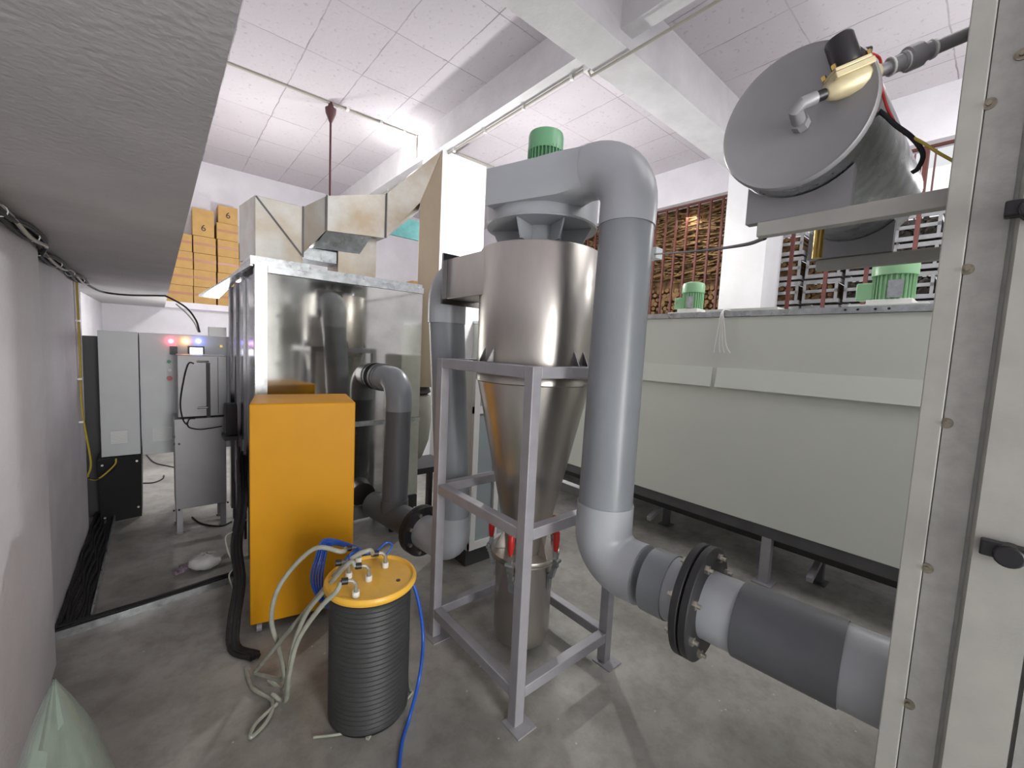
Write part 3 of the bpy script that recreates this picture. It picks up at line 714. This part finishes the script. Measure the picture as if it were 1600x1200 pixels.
# dark cone / clamp at the bottom of riser, cream bag below it
top('filter_hose_clamp', MB().lathe((1.72, 3.36, 1.12), [(.12, 0), (.15, .02), (.13, .075)], 24), M['dark'], 'dark collar at the foot of the tan duct riser', 'collar')
top('filter_bag', MB().lathe((1.70, 3.30, .52), [(.02, 0), (.08, .06), (.13, .2), (.15, .38), (.14, .595)], 32), M['fbag'], 'cream rounded cloth bag hanging under the tan duct riser', 'filter bag')
ms = thing('machine_stand', 'black steel stand under the cream bag behind the pipes', 'stand', (1.7, 3.3, 0))
for x in (1.45, 1.62, 1.80, 1.97):
    for y in (3.16, 3.5): obj('leg', MB().box(x - .015, x + .015, y - .015, y + .015, 0, .45), M['black'], ms)
obj('top_frame', MB().box(1.42, 2.0, 3.14, 3.52, .45, .50), M['black'], ms)

# white panelled cabinet doors behind
wd = thing('glazed_door_cabinet', 'white framed panelled cabinet seen between the inlet pipe and cyclone cone', 'cabinet', (1.95, 2.42, 0))
YA = 2.30
xl = 1.635; xr_ = 2.3
obj('carcass', MB().box(xl, xr_, YA + .03, YA + .35, .12, 1.46), M['booth'], wd)
obj('plinth', MB().box(xl, xr_, YA + .04, YA + .34, 0, .12), M['dark'], wd)
dfm = MB()
for a, b in ((xl, xl + .045), (xl + .20, xl + .24), (xl + .40, xl + .44), (xr_ - .05, xr_)): dfm.box(a, b, YA, YA + .028, .13, 1.45)
for z in (.13, .62, 1.10, 1.40): dfm.box(xl, xr_, YA + .002, YA + .027, z, z + .05)
obj('door_frame', dfm, M['white'], wd)
obj('pane', MB().box(xl + .05, xr_ - .05, YA + .022, YA + .029, .18, 1.40), M['glass'], wd)

# ================================================================= YELLOW CABINET
yc = thing('yellow_cabinet', 'tall plain amber-yellow metal cabinet on small casters', 'cabinet', (.6, 2.55, 0))
ydir = V((.495, -.105, 0)).normalized(); yn = V((-ydir.y, ydir.x, 0))
A = V((.337, 2.393, 0)); W_ = .498; D_ = .42
def yp(a, b, z): p = A + ydir * a + yn * b; return (p.x, p.y, z)
ybx = MB(); ybx.loft([[yp(0, 0, .062), yp(W_, 0, .062), yp(W_, D_, .062), yp(0, D_, .062)], [yp(0, 0, 1.22), yp(W_, 0, 1.22), yp(W_, D_, 1.22), yp(0, D_, 1.22)]])
obj('body', ybx, M['yellow'], yc, .006)
for a, b in ((.04, .04), (W_ - .04, .04), (.04, D_ - .04), (W_ - .04, D_ - .04)):
    p = V(yp(a, b, .025)); obj('caster', MB().cyl(p - ydir * .012, p + ydir * .012, .0249, 16), M['frame'], yc)
    obj('caster_fork', MB().cyl((p.x, p.y, .05), (p.x, p.y, .0615), .02, 12), M['galv'], yc)

# ================================================================= REEL DRUM WITH YELLOW LID
DX, DY = .665, 1.63
dr = thing('wrapped_drum', 'black ribbed drum wrapped in clear film with a yellow lid', 'drum', (DX, DY, 0))
prof = [(.02, .0), (.155, .0), (.163, .012)]
z = .02
while z < .54: prof += [(.163, z), (.159, z + .012)]; z += .02
prof += [(.163, .545), (.02, .545)]
obj('drum_body', MB().lathe((DX, DY, 0), prof, 56), M['blackbox'], dr)
obj('film_wrap', MB().lathe((DX, DY, 0), [(.168, .02), (.170, .2), (.172, .4), (.176, .52), (.182, .552)], 48, caps=False), M['film'], dr)
obj('lid', MB().lathe((DX, DY, 0), [(.02, .553), (.178, .553), (.184, .562), (.184, .574), (.178, .582), (.170, .582), (.162, .572), (.02, .573)], 64), M['lid'], dr)
hl = aty(608, 921, 1.545)
obj('lid_hole', MB().cyl((.745, 1.545, .5725), (.745, 1.545, .5745), .009, 14), M['black'], dr)
fits = []
for (u, v) in ((602, 886), (576, 907), (545, 902), (556, 932), (560, 878)):
    p = atz(u, v, .574); fits.append(p)
    f = MB().cyl(p, p + V((0, 0, .022)), .014, 14); fo = obj('push_fitting', f, M['white'], dr)
    obj('clear_elbow', MB().tube([p + V((0, 0, .022)), p + V((0, 0, .05)), p + V((-.012, .004, .065)), p + V((-.03, .01, .068))], .008, 10), M['crystal'], fo)
    obj('black_nut', MB().cyl(p + V((-.028, .01, .068)), p + V((-.05, .015, .070)), .013, 12), M['black'], fo)
def hose(name, start, pix, r, m, label, cat='hose', group=None, tail=()):
    pts = list(start) + [aty(u, v, Y) for u, v, Y in pix] + [V(t) for t in tail]
    pts = [V((p.x, p.y, max(p.z, r + .001))) for p in pts]
    return cable(name, pts, r, m, label, cat, group, seg=10)
so = V((-.05, .015, .07))
def hose_band(pts): pass
hose('clear_hose', [fits[4] + so], [(533, 862, 1.72), (490, 858, 1.78), (440, 910, 1.85), (424, 965, 1.88), (436, 1015, 1.9), (442, 1060, 1.9)], .0095, M['clear'], 'milky hose arching farthest left from the yellow lid', tail=[atz(400, 1052, .012)])
hose('clear_hose', [fits[0] + so], [(575, 860, 1.66), (540, 880, 1.70), (490, 940, 1.78), (440, 1000, 1.85)], .0095, M['clear'], 'milky hose from the rear fitting passing over the yellow lid', tail=[atz(398, 1050, .012)])
hose('clear_hose', [fits[1] + so], [(545, 880, 1.64), (505, 925, 1.70), (478, 960, 1.75), (458, 1010, 1.80)], .0095, M['clear'], 'milky hose from the middle fitting of the yellow lid', tail=[atz(444, 1075, .012), atz(420, 1062, .012)])
hose('clear_hose', [fits[3] + so], [(525, 925, 1.55), (500, 950, 1.60), (466, 1000, 1.68), (452, 1055, 1.72)], .0095, M['clear'], 'milky hose leaving the front fitting of the yellow lid', tail=[atz(446, 1095, .012), atz(425, 1085, .012)])
cable('film_loop', [atz(384, 1045, .012), atz(395, 1075, .012), atz(425, 1095, .014), atz(418, 1125, .012), atz(392, 1152, .012), atz(400, 1130, .02), atz(432, 1100, .012)], .008, M['clear'], 'flattened clear loop lying on the floor left of the drum', 'hose')
# blue tubes: coil behind left and a single tube to the right
cb_ = thing('air_tube_coil', 'hank of blue air tubes looping behind the yellow lid against the cabinet', 'tube', (.55, 1.95, .3))
for k in range(5):
    o_ = k * 2.2
    pts = [fits[0] + V((-.03, .01, .07))] + [aty(u, v, Y) for u, v, Y in ((582 - o_, 868 + o_ * .3, 1.80 + o_ * .006), (545, 850 + o_ * .6, 1.90), (507 + o_, 843 + o_, 1.93), (494 + o_ * 1.6, 870, 1.93 - o_ * .008), (486 + o_ * 2.0, 905, 1.92 - o_ * .01), (497 + o_, 935, 1.90), (515 + o_, 950, 1.86), (520, 925, 1.83), (535 + o_, 880, 1.80), (560, 855 + o_ * .5, 1.74))]
    obj('tube_strand', MB().tube(spline(pts, 6), .0045, 8), M['blue'], cb_)
obj('tie', MB().cyl(aty(492, 880, 1.93) + V((0, 0, 0)), aty(506, 880, 1.93), .006, 8), M['white'], cb_)
for i, (a, b) in enumerate((((602, 868), (612, 855)), ((566, 868), (556, 858)))):
    pass
cable('air_tube', [V((DX + .12, DY + .08, .5)), aty(640, 905, 1.62), aty(655, 945, 1.58), aty(661, 1000, 1.55), aty(655, 1060, 1.45), atz(640, 1120, .02), atz(628, 1160, .007), atz(622, 1215, .007)], .0075, M['blue'], 'single blue air tube trailing from the drum across the floor to the front', 'tube', seg=10)
cable('air_tube', [fits[0] + V((0, 0, .05)), fits[0] + V((.03, 0, .09)), fits[0] + V((.0, .0, .11)), fits[0] + V((-.05, .02, .07)), fits[2] + V((.02, .02, .09)), fits[2] + V((0, 0, .07))], .004, M['blue'], 'thin blue tube curling between the fittings on top of the yellow lid', 'tube')
cable('ground_hose', [aty(636, 1040, 1.75), atz(640, 1075, .01), atz(642, 1085, .01), atz(600, 1125, .01), atz(540, 1145, .01), atz(490, 1152, .01)], .005, M['clear'], 'thin clear tube on the floor passing in front of the drum', 'tube')

# ================================================================= LEFT AREA: cabinets
c1_ = thing('electrical_cabinet', 'narrow pale grey enclosure standing on a black box by the left wall', 'cabinet', (-.24, 4.75, .555))
obj('body', MB().box(-.355, -.125, 4.50, 4.85, .556, 1.548), M['cab'], c1_, .003)
vg = MB().box(-.305, -.195, 4.490, 4.4995, .655, .765); gv = obj('vent_grille', vg, M['cab'], c1_)
for i in range(8): obj('louvre', MB().box(-.298, -.202, 4.484, 4.4898, .662 + i * .0125, .669 + i * .0125), M['white'], gv)
bb = thing('black_floor_box', 'black sheet-metal box with screwed side standing under the narrow enclosure', 'box', (-.25, 4.72, 0))
bx_ = MB(); bx_.loft([[(-.375, 4.55, 0), (-.13, 4.60, 0), (-.13, 4.88, 0), (-.375, 4.88, 0)], [(-.375, 4.45, .55), (-.12, 4.5, .55), (-.12, 4.88, .55), (-.375, 4.88, .55)]])
obj('body', bx_, M['blackbox'], bb)
for x, z in ((-.35, .05), (-.15, .09), (-.15, .5), (-.35, .5)):
    y = 4.45 + (.55 - z) / .55 * .10 + (x + .375) * .2
    obj('screw', MB().cyl((x, y - .006, z), (x, y + .01, z), .008, 10), M['bolt'], bb)
c2_ = thing('control_panel', 'pale grey control enclosure with red amber and blue indicator lamps', 'control panel', (.2, 4.75, .54))
obj('body', MB().box(-.115, .50, 4.52, 4.88, .54, 1.545), M['cab'], c2_, .003)
for x in (.17, .46):
    obj('leg', MB().box(x - .02, x + .02, 4.80, 4.84, 0, .539), M['cab'], c2_)
def knob(px, py, r_, m_, nm, d=.02, p=None, y=4.515):
    q = aty(px, py, y); return obj(nm, MB().cyl((q.x, y - d, q.z), (q.x, y + .004, q.z), r_, 18), m_, p or c2_)
knob(267, 533, .018, M['lred'], 'indicator_lamp'); knob(290, 533, .018, M['lamb'], 'indicator_lamp'); knob(310, 533, .018, M['lblu'], 'indicator_lamp')
q = aty(272, 548, 4.515); sw = obj('rotary_switch', MB().box(q.x - .028, q.x + .022, 4.49, 4.519, q.z - .032, q.z + .036), M['black'], c2_)
obj('switch_knob', MB().cyl((q.x, 4.47, q.z), (q.x, 4.49, q.z), .016, 14), M['black'], sw)
q = aty(307, 549, 4.515); sc_ = obj('touch_screen', MB().box(q.x - .06, q.x + .055, 4.50, 4.519, q.z - .05, q.z + .045), M['black'], c2_)
obj('display', MB().box(q.x - .045, q.x + .042, 4.497, 4.4999, q.z - .04, q.z + .032), M['screen'], sc_)
knob(264, 565, .013, mat('green_button', (.02, .25, .1), .4), 'push_button'); knob(265, 578, .013, M['white'], 'selector_switch'); knob(265, 591, .018, M['red'], 'emergency_stop', .035)
knob(345, 541, .012, M['brass'], 'door_lock', .03)
q = aty(254, 678, 4.515); vg = obj('vent_grille', MB().box(q.x - .06, q.x + .06, 4.505, 4.5195, q.z - .055, q.z + .055), M['white'], c2_)
for i in range(9): obj('louvre', MB().box(q.x - .056, q.x + .056, 4.50, 4.5048, q.z - .05 + i * .012, q.z - .044 + i * .012), M['cab'], vg)
# white objects behind right of control panel
top('white_cabinet', MB().box(.53, .80, 4.55, 4.8, .9, 1.50), M['white'], 'white equipment box glimpsed right of the control panel', 'box', bevel=.004)
bpy.data.objects['white_cabinet'].location.z = .9
top('white_cabinet_stand', MB().box(.54, .79, 4.56, 4.79, 0, .899), M['cab'], 'pale narrow pedestal under the white equipment box', 'stand')
top('relay_box', MB().box(.345, .475, 4.6, 4.7, 1.546, 1.625), M['white'], 'small white box standing on top of the control panel', 'box')

cp = thing('feeder_cabinet', 'grey two-piece machine cabinet on legs with a black slot and hanging leads', 'cabinet', (.25, 4.2, 0))
FY = 4.0
obj('upper_body', MB().box(.105, .415, FY + .02, FY + .33, .915, 1.39), M['ctrl'], cp, .004)
obj('lower_body', MB().box(.08, .405, FY, FY + .33, .20, .905), M['ctrl'], cp, .004)
sl = atz(0, 0, 0)
qa = aty(327, 567, FY + .017); qb = aty(326, 655, FY + .017)
obj('slot', MB().box(qb.x - .013, qb.x + .013, FY + .014, FY + .0199, qb.z, qa.z), M['blackbox'], cp)
obj('side_strip', MB().box(.355, .359, FY + .016, FY + .0199, .93, 1.38), M['dark'], cp)
for z in ((1.345), (.985)):
    obj('slot_handle', MB().tube([(qb.x - .07, FY - .005, z), (qb.x - .01, FY - .005, z), (qb.x, FY + .013, z)], .007, 8), M['galv'], cp)
for x in (.105, .385):
    for y in (FY + .04, FY + .29):
        lg = MB().box(x - .018, x + .018, y - .018, y + .018, 0, .199); lg.cyl((x, y, 0), (x, y, .012), .028, 14)
        obj('leg', lg, M['frame'], cp)
for u, v in ((272, 683), (272, 694), (280, 694), (272, 798), (280, 797), (356, 785)):
    q = aty(u, v, FY - .01); obj('knob_screw', MB().cyl((q.x, FY - .014, q.z), (q.x, FY - .0005, q.z), .007, 8), M['black'], cp)
cable('usb_lead', [aty(303, 568, FY - .01), aty(295, 568, FY - .012), aty(288, 590, FY - .012), aty(282, 630, FY - .012), aty(286, 655, FY - .012), aty(292, 663, FY - .012), aty(296, 655, FY - .012), aty(305, 654, FY - .012)], .0045, M['cable'], 'black lead looping down the left face of the grey feeder cabinet')
cable('usb_lead', [aty(292, 660, FY - .02), aty(296, 668, FY - .02), aty(312, 671, FY - .02), aty(330, 669, FY - .02), aty(347, 666, FY - .02)], .0045, M['cable'], 'black lead running along the seam of the grey feeder cabinet')
jb = thing('relay_housing', 'black housing bracketed on the steel booth side beside the feeder cabinet', 'box', (.4, 3.7, .9))
qa = aty(350, 632, 3.72); qb = aty(371, 685, 3.72)
obj('housing', MB().box(.375, .447, 3.70, 3.82, qb.z + .03, qa.z), M['black'], jb, .004)
obj('bracket', MB().box(.36, .447, 3.66, 3.85, qb.z, qb.z + .028), M['dark'], jb)

# dark tall board by the wall and cabling
top('leaning_board', MB().box(-.52, -.372, 4.78, 4.81, 0, 1.50), M['dark'], 'tall dark board standing between the wall corner and the narrow enclosure', 'board')
yt = thing('yellow_cable_run', 'yellow cable clipped down the left wall to the narrow enclosure', 'cable', (-.41, 4.2, 0))
for k, dy in enumerate((0, .012)):
    obj('cable_core', MB().tube(spline([(-.418, 4.12 + dy, 1.90), (-.416, 4.14 + dy, 1.4), (-.415, 4.13 + dy, 1.0), (-.38, 4.12 + dy, .62), (-.40, 4.16, .50), (-.36, 4.3, .44), (-.28, 4.43, .50 - k * .03), (-.27, 4.46, .545)], 8), .006, 6), M['ycable'] if k == 0 else M['cable'], yt)
for z in (1.6, 1.2, .9): obj('cable_clip', MB().box(-.43, -.408, 4.11, 4.155, z, z + .012), M['white'], yt)
# bundle along slab/wall corner
bun = thing('ceiling_cable_bundle', 'sagging bundle of black cables tied along the slab and left wall corner', 'cables', (-.36, 3, 1.87))
for k in range(7):
    pts = []
    for i in range(13):
        y = 1.2 + i * .27
        amp = .014 * math.sin(i * 1.9 + k) 
        xx = (-.352 if y < 2.7 else -.40) + .012 * math.cos(k * 2.1)
        pts.append((xx, y, 1.885 + amp + .010 * math.sin(k * 1.3)))
    obj('cable_strand', MB().tube(spline(pts, 5), .007, 6), M['cable'] if k != 3 else M['conduit'], bun)
for i in range(7):
    y = 1.5 + i * .44; xx = (-.352 if y < 2.7 else -.40)
    obj('cable_tie', MB().tube([V((xx + .02 * math.cos(a * PI / 6), y, 1.885 + .018 * math.sin(a * PI / 6))) for a in range(13)], .002, 6), M['white'], bun)
cable('branch_cable', [(-.40, 4.45, 1.885), aty(160, 456, 4.9), aty(200, 461, 4.95), aty(250, 462, 4.95), aty(262, 464, 4.9), aty(290, 480, 4.85), aty(306, 500, 4.8), aty(312, 519, 4.75)], .008, M['cable'], 'black cable crossing from the wall bundle down to the control panel')
cable('branch_cable', [aty(275, 475, 4.86), aty(292, 490, 4.82), aty(304, 505, 4.78), aty(310, 519, 4.76)], .006, M['conduit'], 'pale cable running beside the black one onto the control panel')

# floor trays
tr = thing('cable_tray', 'dark cable tray full of leads along the foot of the left wall', 'cable tray', (-.36, 3.8, 0))
obj('tray', MB().box(-.425, -.295, 3.0, 4.9, 0, .035), M['tray'], tr)
obj('tray_lip', MB().box(-.298, -.290, 3.0, 4.9, .0, .055), M['galv'], tr)
for k in range(6):
    pts = [(-.41 + .02 * k + .008 * math.sin(i * 2.3 + k * 1.7), 2.99 + i * .19, .042 + .006 * math.sin(i * 1.7 + k)) for i in range(10)]
    obj('lead', MB().tube(spline(pts, 4), .0075, 6), M['cable'], tr)
tr = thing('cable_tray', 'low dark cable tray crossing the floor toward the yellow cabinet', 'cable tray', (0, 3.05, 0))
tb = MB(); tb.loft([[(-.425, 2.93, 0), (-.425, 2.99, 0), (-.425, 2.99, .03), (-.425, 2.93, .03)], [(.37, 3.03, 0), (.37, 3.12, 0), (.37, 3.12, .03), (.37, 3.03, .03)]])
obj('tray', tb, M['tray'], tr)
obj('tray_lip', MB().bar((-.42, 2.925, .02), (.37, 3.025, .02), .006, .04), M['galv'], tr)
for k in range(3):
    pts = [(-.42 + i * .13, 2.96 + i * .0155 + .02 * (k - 1) + .006 * math.sin(i * 2 + k * 2), .037 + .005 * math.sin(i + k)) for i in range(7)]
    obj('lead', MB().tube(spline(pts, 4), .0075, 6), M['cable'], tr)
# cable bunch left of yellow cabinet
cbn = thing('corrugated_cable_bundle', 'thick bundle of black hoses dropping beside the yellow cabinet to the floor', 'cables', (.33, 2.6, 0))
for k in range(6):
    a_ = (k % 3 - 1) * .016; b_ = (k // 3) * .022
    pts = [(.42 + a_, 3.3 + b_, .80 - .03 * k), (.385 + a_, 3.0 + b_, .52), (.325 + a_, 2.75 + b_, .36), (.318 + a_, 2.58 + b_, .22), (.275 + a_, 2.44 + b_, .09), (.262 + a_, 2.32 + b_, .016), (.33 + a_, 2.2 + b_, .016)]
    obj('hose', MB().tube(spline(pts, 8), .012, 8), M['cable'] if k % 2 else M['tray'], cbn)
cable('thin_lead', [aty(385, 812, 2.9), aty(370, 828, 2.85), aty(353, 838, 2.8), aty(356, 860, 2.75), aty(365, 885, 2.72), aty(358, 900, 2.7), aty(366, 925, 2.66)], .004, M['conduit'], 'thin tangled tan wire beside the hose bundle left of the yellow cabinet')
cable('thin_lead', [atz(225, 706, .006), atz(240, 722, .006), atz(262, 728, .006), atz(272, 730, .006)], .006, M['cable'], 'black wire on the floor under the control panel')
cable('thin_lead', [atz(220, 755, .006), atz(240, 754, .006), atz(254, 748, .006), atz(256, 743, .006)], .006, M['cable'], 'short curved black wire on the floor beside the black box')
cable('thin_lead', [atz(300, 808, .006), atz(315, 818, .006), atz(345, 822, .006), atz(362, 815, .006)], .006, M['cable'], 'black wire on the floor beneath the feeder cabinet')
# rubbish
gl = MB().ball(atz(322, 882, .03), .10, 1.0, .8, .5, 18)
for v in gl.bm.verts: v.co += V((random.uniform(-.008, .008), random.uniform(-.008, .008), max(-.005, random.uniform(-.008, .008))))
mz = min(v.co.z for v in gl.bm.verts)
for v in gl.bm.verts: v.co.z -= mz
top('plastic_bag', gl, M['paper'], 'crumpled whitish plastic bag on the floor between the trays', 'bag')
for (u, v, a), lb in (((288, 892, .45), 'small purple printed packet nearest the cross tray'), ((298, 884, .3), 'small purple printed packet against the crumpled bag')):
    p = atz(u, v, 0); d = V((math.cos(a), math.sin(a), 0)) * .06
    top('printed_packet', MB().bar(p - d + V((0, 0, .013)), p + d + V((0, 0, .013)), .035, .024), M['purple'], lb, 'packet')
p = atz(585, 1150, 0)
top('tube_offcut', MB().bar(p + V((-.03, .0, .006)), p + V((.0, .02, .006)), .014, .011), M['clear'], 'pale tube offcut on the floor in front of the drum', 'offcut')
p = atz(596, 1143, 0)
top('tube_fitting', MB().cyl(p + V((0, 0, .009)), p + V((.028, .012, .009)), .0088, 10), M['black'], 'small black tube fitting on the floor in front of the drum', 'fitting')

# ================================================================= PLASTIC SACK bottom left
def sack():
    mb = MB(); bm = mb.bm
    n = 28; rings = []
    # half-slumped tall film sack, tip at the top
    base = V((-.215, 1.27, 0))
    for i in range(13):
        t = i / 12; z = .785 * t
        rr = .345 * (1 - t) ** .80 + .004
        ring = []
        for k in range(n):
            a = 2 * PI * k / n
            wob = 1 + .10 * math.sin(3 * a + 2 * t) + .06 * math.sin(7 * a + 5 * t) + random.uniform(-.035, .035)
            ring.append(base + V((math.cos(a) * rr * wob * .56 + .03 * t, math.sin(a) * rr * wob * (1.15 + 1.3 * max(0, -math.sin(a))), z + random.uniform(-.006, .006))))
        rings.append(ring)
    mb.loft(rings, True, True)
    return mb
sk = sack()
top('plastic_sack', sk, M['bag'], 'translucent pale green plastic sack slumped in the near left corner', 'bag')

# ================================================================= TANK + VALVE on the right machine's arms
PX = 1.20
mc = thing('side_machine', 'tall speckled grey machine cabinet with bolted edge strip and black latches', 'machine', (1.6, -.4, 0))
ye = .106
obj('body', MB().box(PX + .005, 2.3, -1.3, ye - .034, 0.0, 2.9), M['panel'], mc)
obj('edge_strip', MB().box(PX - .004, PX + .16, ye - .034, ye, 0.0, 2.9), M['cream'], mc, .002)
obj('bolted_panel', MB().box(PX - .001, PX + .0045, .020, ye - .036, 0.0, 2.9), M['panel'], mc)
obj('door', MB().loft([[(PX - .014, -.07, 0), (PX - .014, .008, 0), (PX + .004, .014, 0), (PX + .004, -.07, 0)], [(PX - .014, -.07, 2.9), (PX - .014, .008, 2.9), (PX + .004, .014, 2.9), (PX + .004, -.07, 2.9)]]), M['cream'], mc)
obj('door', MB().box(PX - .012, PX + .004, -1.3, -.076, 0, 2.9), M['panel'], mc)
for (u, v) in ((1527, 168), (1500, 422), (1470, 660), (1441, 885), (1411, 1095), (1598, 85)):
    p = atx(u, v, PX)
    p.y = min(max(p.y, .03), ye - .04) if u < 1590 else p.y
    b = obj('bolt', MB().cyl((PX - .0075, p.y, p.z), (PX - .001, p.y, p.z), .0045, 6), M['oldzinc'], mc)
    obj('washer', MB().cyl((PX - .0035, p.y, p.z), (PX - .0008, p.y, p.z), .0105, 18), M['oldzinc'], b)
for (u, v) in ((1556, 855), (1596, 328)):
    p = atx(u, v, PX - .015)
    h = MB(); h.box(PX - .04, PX - .0145, p.y - .058, p.y + .02, p.z - .014, p.z + .014); h.cyl((PX - .048, p.y - .016, p.z - .004), (PX - .0145, p.y - .016, p.z - .004), .020, 18)
    obj('latch', h, M['black'], mc, .003)
b1x = 1.27; b2x = 1.86
zb1 = 1.932
obj('support_arm', MB().box(b1x, b1x + .03, ye, atx(1183, 350, b1x).y, 1.893, zb1), M['cream'], mc, .002)
obj('support_arm', MB().box(b2x, b2x + .03, ye, atx(1275, 410, b2x).y, 1.893, zb1), M['cream'], mc, .002)

TXA = 1.20; TXB = 1.95
tc_ = atx(1252, 185, TXA); TR = .166
tc_ = V((TXA, .395, 2.148))
tk = thing('air_tank', 'grey-ended galvanised cylindrical tank lying on the machine arms', 'tank', (1.5, tc_.y, zb1))
obj('shell', MB().tube([(TXA + .012, tc_.y, tc_.z), (TXB, tc_.y, tc_.z)], TR - .004, 64), M['galv'], tk)
obj('end_cap', MB().lathe((TXA, tc_.y, tc_.z), [(.01, -.004), (TR - .012, 0), (TR - .004, -.004), (TR, .002), (TR, .012), (.01, .012)], 64, axis=(1, 0, 0)), M['ctrl'], tk)
for bx in (b1x - .0, b2x - .02):
    sad = MB(); n = 14; hw = .118
    lowz = zb1 + .001
    pts = [(tc_.y - hw, lowz), (tc_.y + hw, lowz)]
    for i in range(n + 1):
        y = hw - 2 * hw * i / n
        pts.append((tc_.y + y, tc_.z - math.sqrt(max(0, (TR - .001) ** 2 - y * y))))
    sad.loft([[(bx + .005, y, z) for y, z in pts], [(bx + .035, y, z) for y, z in pts]])
    obj('saddle', sad, M['ctrl'], tk)
obj('drain_fitting', MB().cyl((b2x - .35, tc_.y + .0, 1.865), (b2x - .35, tc_.y, 1.99), .013, 12), M['brass'], tk)
for p in (aty(0, 0, 1),): pass
vx = TXA - .075
va = thing('solenoid_valve', 'cream valve body with a black coil piped to the tank end', 'valve', (vx, tc_.y - .05, 2.2))
ez = atx(1238, 168, vx)
e0 = V((TXA - .002, ez.y, ez.z - .012)); e1 = V((vx, ez.y, ez.z))
vdir = (atx(1495, 45, 1.31) - atx(1262, 143, vx + .01)).normalized()
def vp(t): return e1 + vdir * t
obj('elbow', MB().tube([e0, V((TXA - .03, ez.y, ez.z - .01)), V((vx + .01, ez.y - .004, ez.z - .004)), vp(.02), vp(.05)], .015, 16), M['ctrl'], va)
obj('elbow_nut', MB().cyl(V((TXA - .004, ez.y, ez.z - .012)), V((TXA - .028, ez.y, ez.z - .011)), .02, 8), M['ctrl'], va)
obj('nipple', MB().tube([vp(.045), vp(.075)], .012, 14), M['black'], va)
bd = MB().tube([vp(.07), vp(.078), vp(.095), vp(.135), vp(.165), vp(.18)], .02, 12, rs=[.013, .018, .024, .027, .022, .017], flat=False)
vup = (V((0, 0, 1)) - vdir * vdir.z).normalized(); vsd = vdir.cross(vup)
bd.bar(vp(.085) + vup * .02, vp(.165) + vup * .02, .055, .014, up=vup)
bd.bar(vp(.088) + vup * .032, vp(.162) + vup * .032, .05, .008, up=vup)
obj('valve_body', bd, M['cast'], va, .002)
obj('coil', MB().lathe(vp(.128) + vup * .036, [(.010, 0), (.026, .001), (.028, .008), (.028, .062), (.025, .068), (.01, .069)], 24, axis=vup), M['black'], va)
obj('cable_gland', MB().cyl(vp(.155) + vup * .055, vp(.178) + vup * .05, .009, 10), M['black'], va)
for t in (.09, .16):
    for s_ in (-1, 1): obj('valve_screw', MB().cyl(vp(t) + vup * .035 + vsd * .02 * s_, vp(t) + vup * .045 + vsd * .02 * s_, .005, 6), M['brass'], va)
bp_ = thing('supply_pipe', 'dark threaded supply pipe with a union entering behind the machine edge', 'pipe', vp(.25))
bl = MB().tube([vp(.178), vp(.20), vp(.201), vp(.225), vp(.226), vp(.235), vp(.236), vp(.262), vp(.263), vp(.28), vp(.281), vp(.46)], .012, 14, rs=[.013, .013, .017, .017, .019, .019, .025, .025, .018, .018, .014, .014], flat=True)
obj('pipe_run', bl, M['ctrl'], bp_)
for t in (.202, .232, .283): obj('thread_tape', MB().tube([vp(t), vp(t + .004)], .0195, 14), M['white'], bp_)
wp = [vp(.172) + vup * .05, vp(.19) + vup * .03 + V((.01, 0, 0)), atx(1376, 125, PX + .02), atx(1385, 165, PX + .05), atx(1400, 195, PX + .06)]
cable('valve_wire', wp, .0028, M['red'], 'red wire dropping from the valve coil along the tank', 'wire')
cable('valve_wire', [atx(1372, 172, PX + .05), atx(1385, 182, PX + .05), atx(1400, 196, PX + .06), atx(1425, 215, PX + .08), atx(1442, 240, PX + .10), atx(1435, 262, PX + .12), atx(1425, 270, PX + .12)], .005, M['cable'], 'black taped wire curling down beside the tank', 'wire')
cable('valve_wire', [atx(1412, 208, PX + .08), atx(1440, 222, PX + .08), atx(1465, 238, PX + .08), atx(1490, 252, PX + .09)], .003, M['ycable'], 'thin yellow-black wire leading from the tank to the machine edge', 'wire')
cable('slack_cable', [atx(1195, 372, 1.30), atx(1160, 383, 1.6), atx(1100, 391, 2.3), atx(1040, 396, 3.0), atx(1020, 397, 3.3)], .006, M['cable'], 'black cable sagging between the machine arm and a grey plug in mid-air', 'cable')
cgp = atx(1022, 396, 3.3)
top('grey_plug_box', MB().box(cgp.x - .05, cgp.x + .05, cgp.y - .05, cgp.y + .05, cgp.z - .05, cgp.z + .04), M['cab'], 'small pale grey junction box at the end of the sagging cable', 'junction box')

# ================================================================= CAMERA / RENDER
cam = bpy.data.cameras.new('camera'); co = bpy.data.objects.new('camera', cam); COL.objects.link(co)
cam.sensor_fit = 'HORIZONTAL'; cam.sensor_width = 36; cam.lens = FPX / 1600 * 36; cam.clip_start = .02; cam.clip_end = 100
co.matrix_world = Matrix.Translation(CP) @ RW.to_4x4()
scn.camera = co
vs = scn.view_settings; vs.view_transform = 'Standard'; vs.look = 'None'; vs.gamma = 1; vs.exposure = 0.1; vs.use_curve_mapping = False
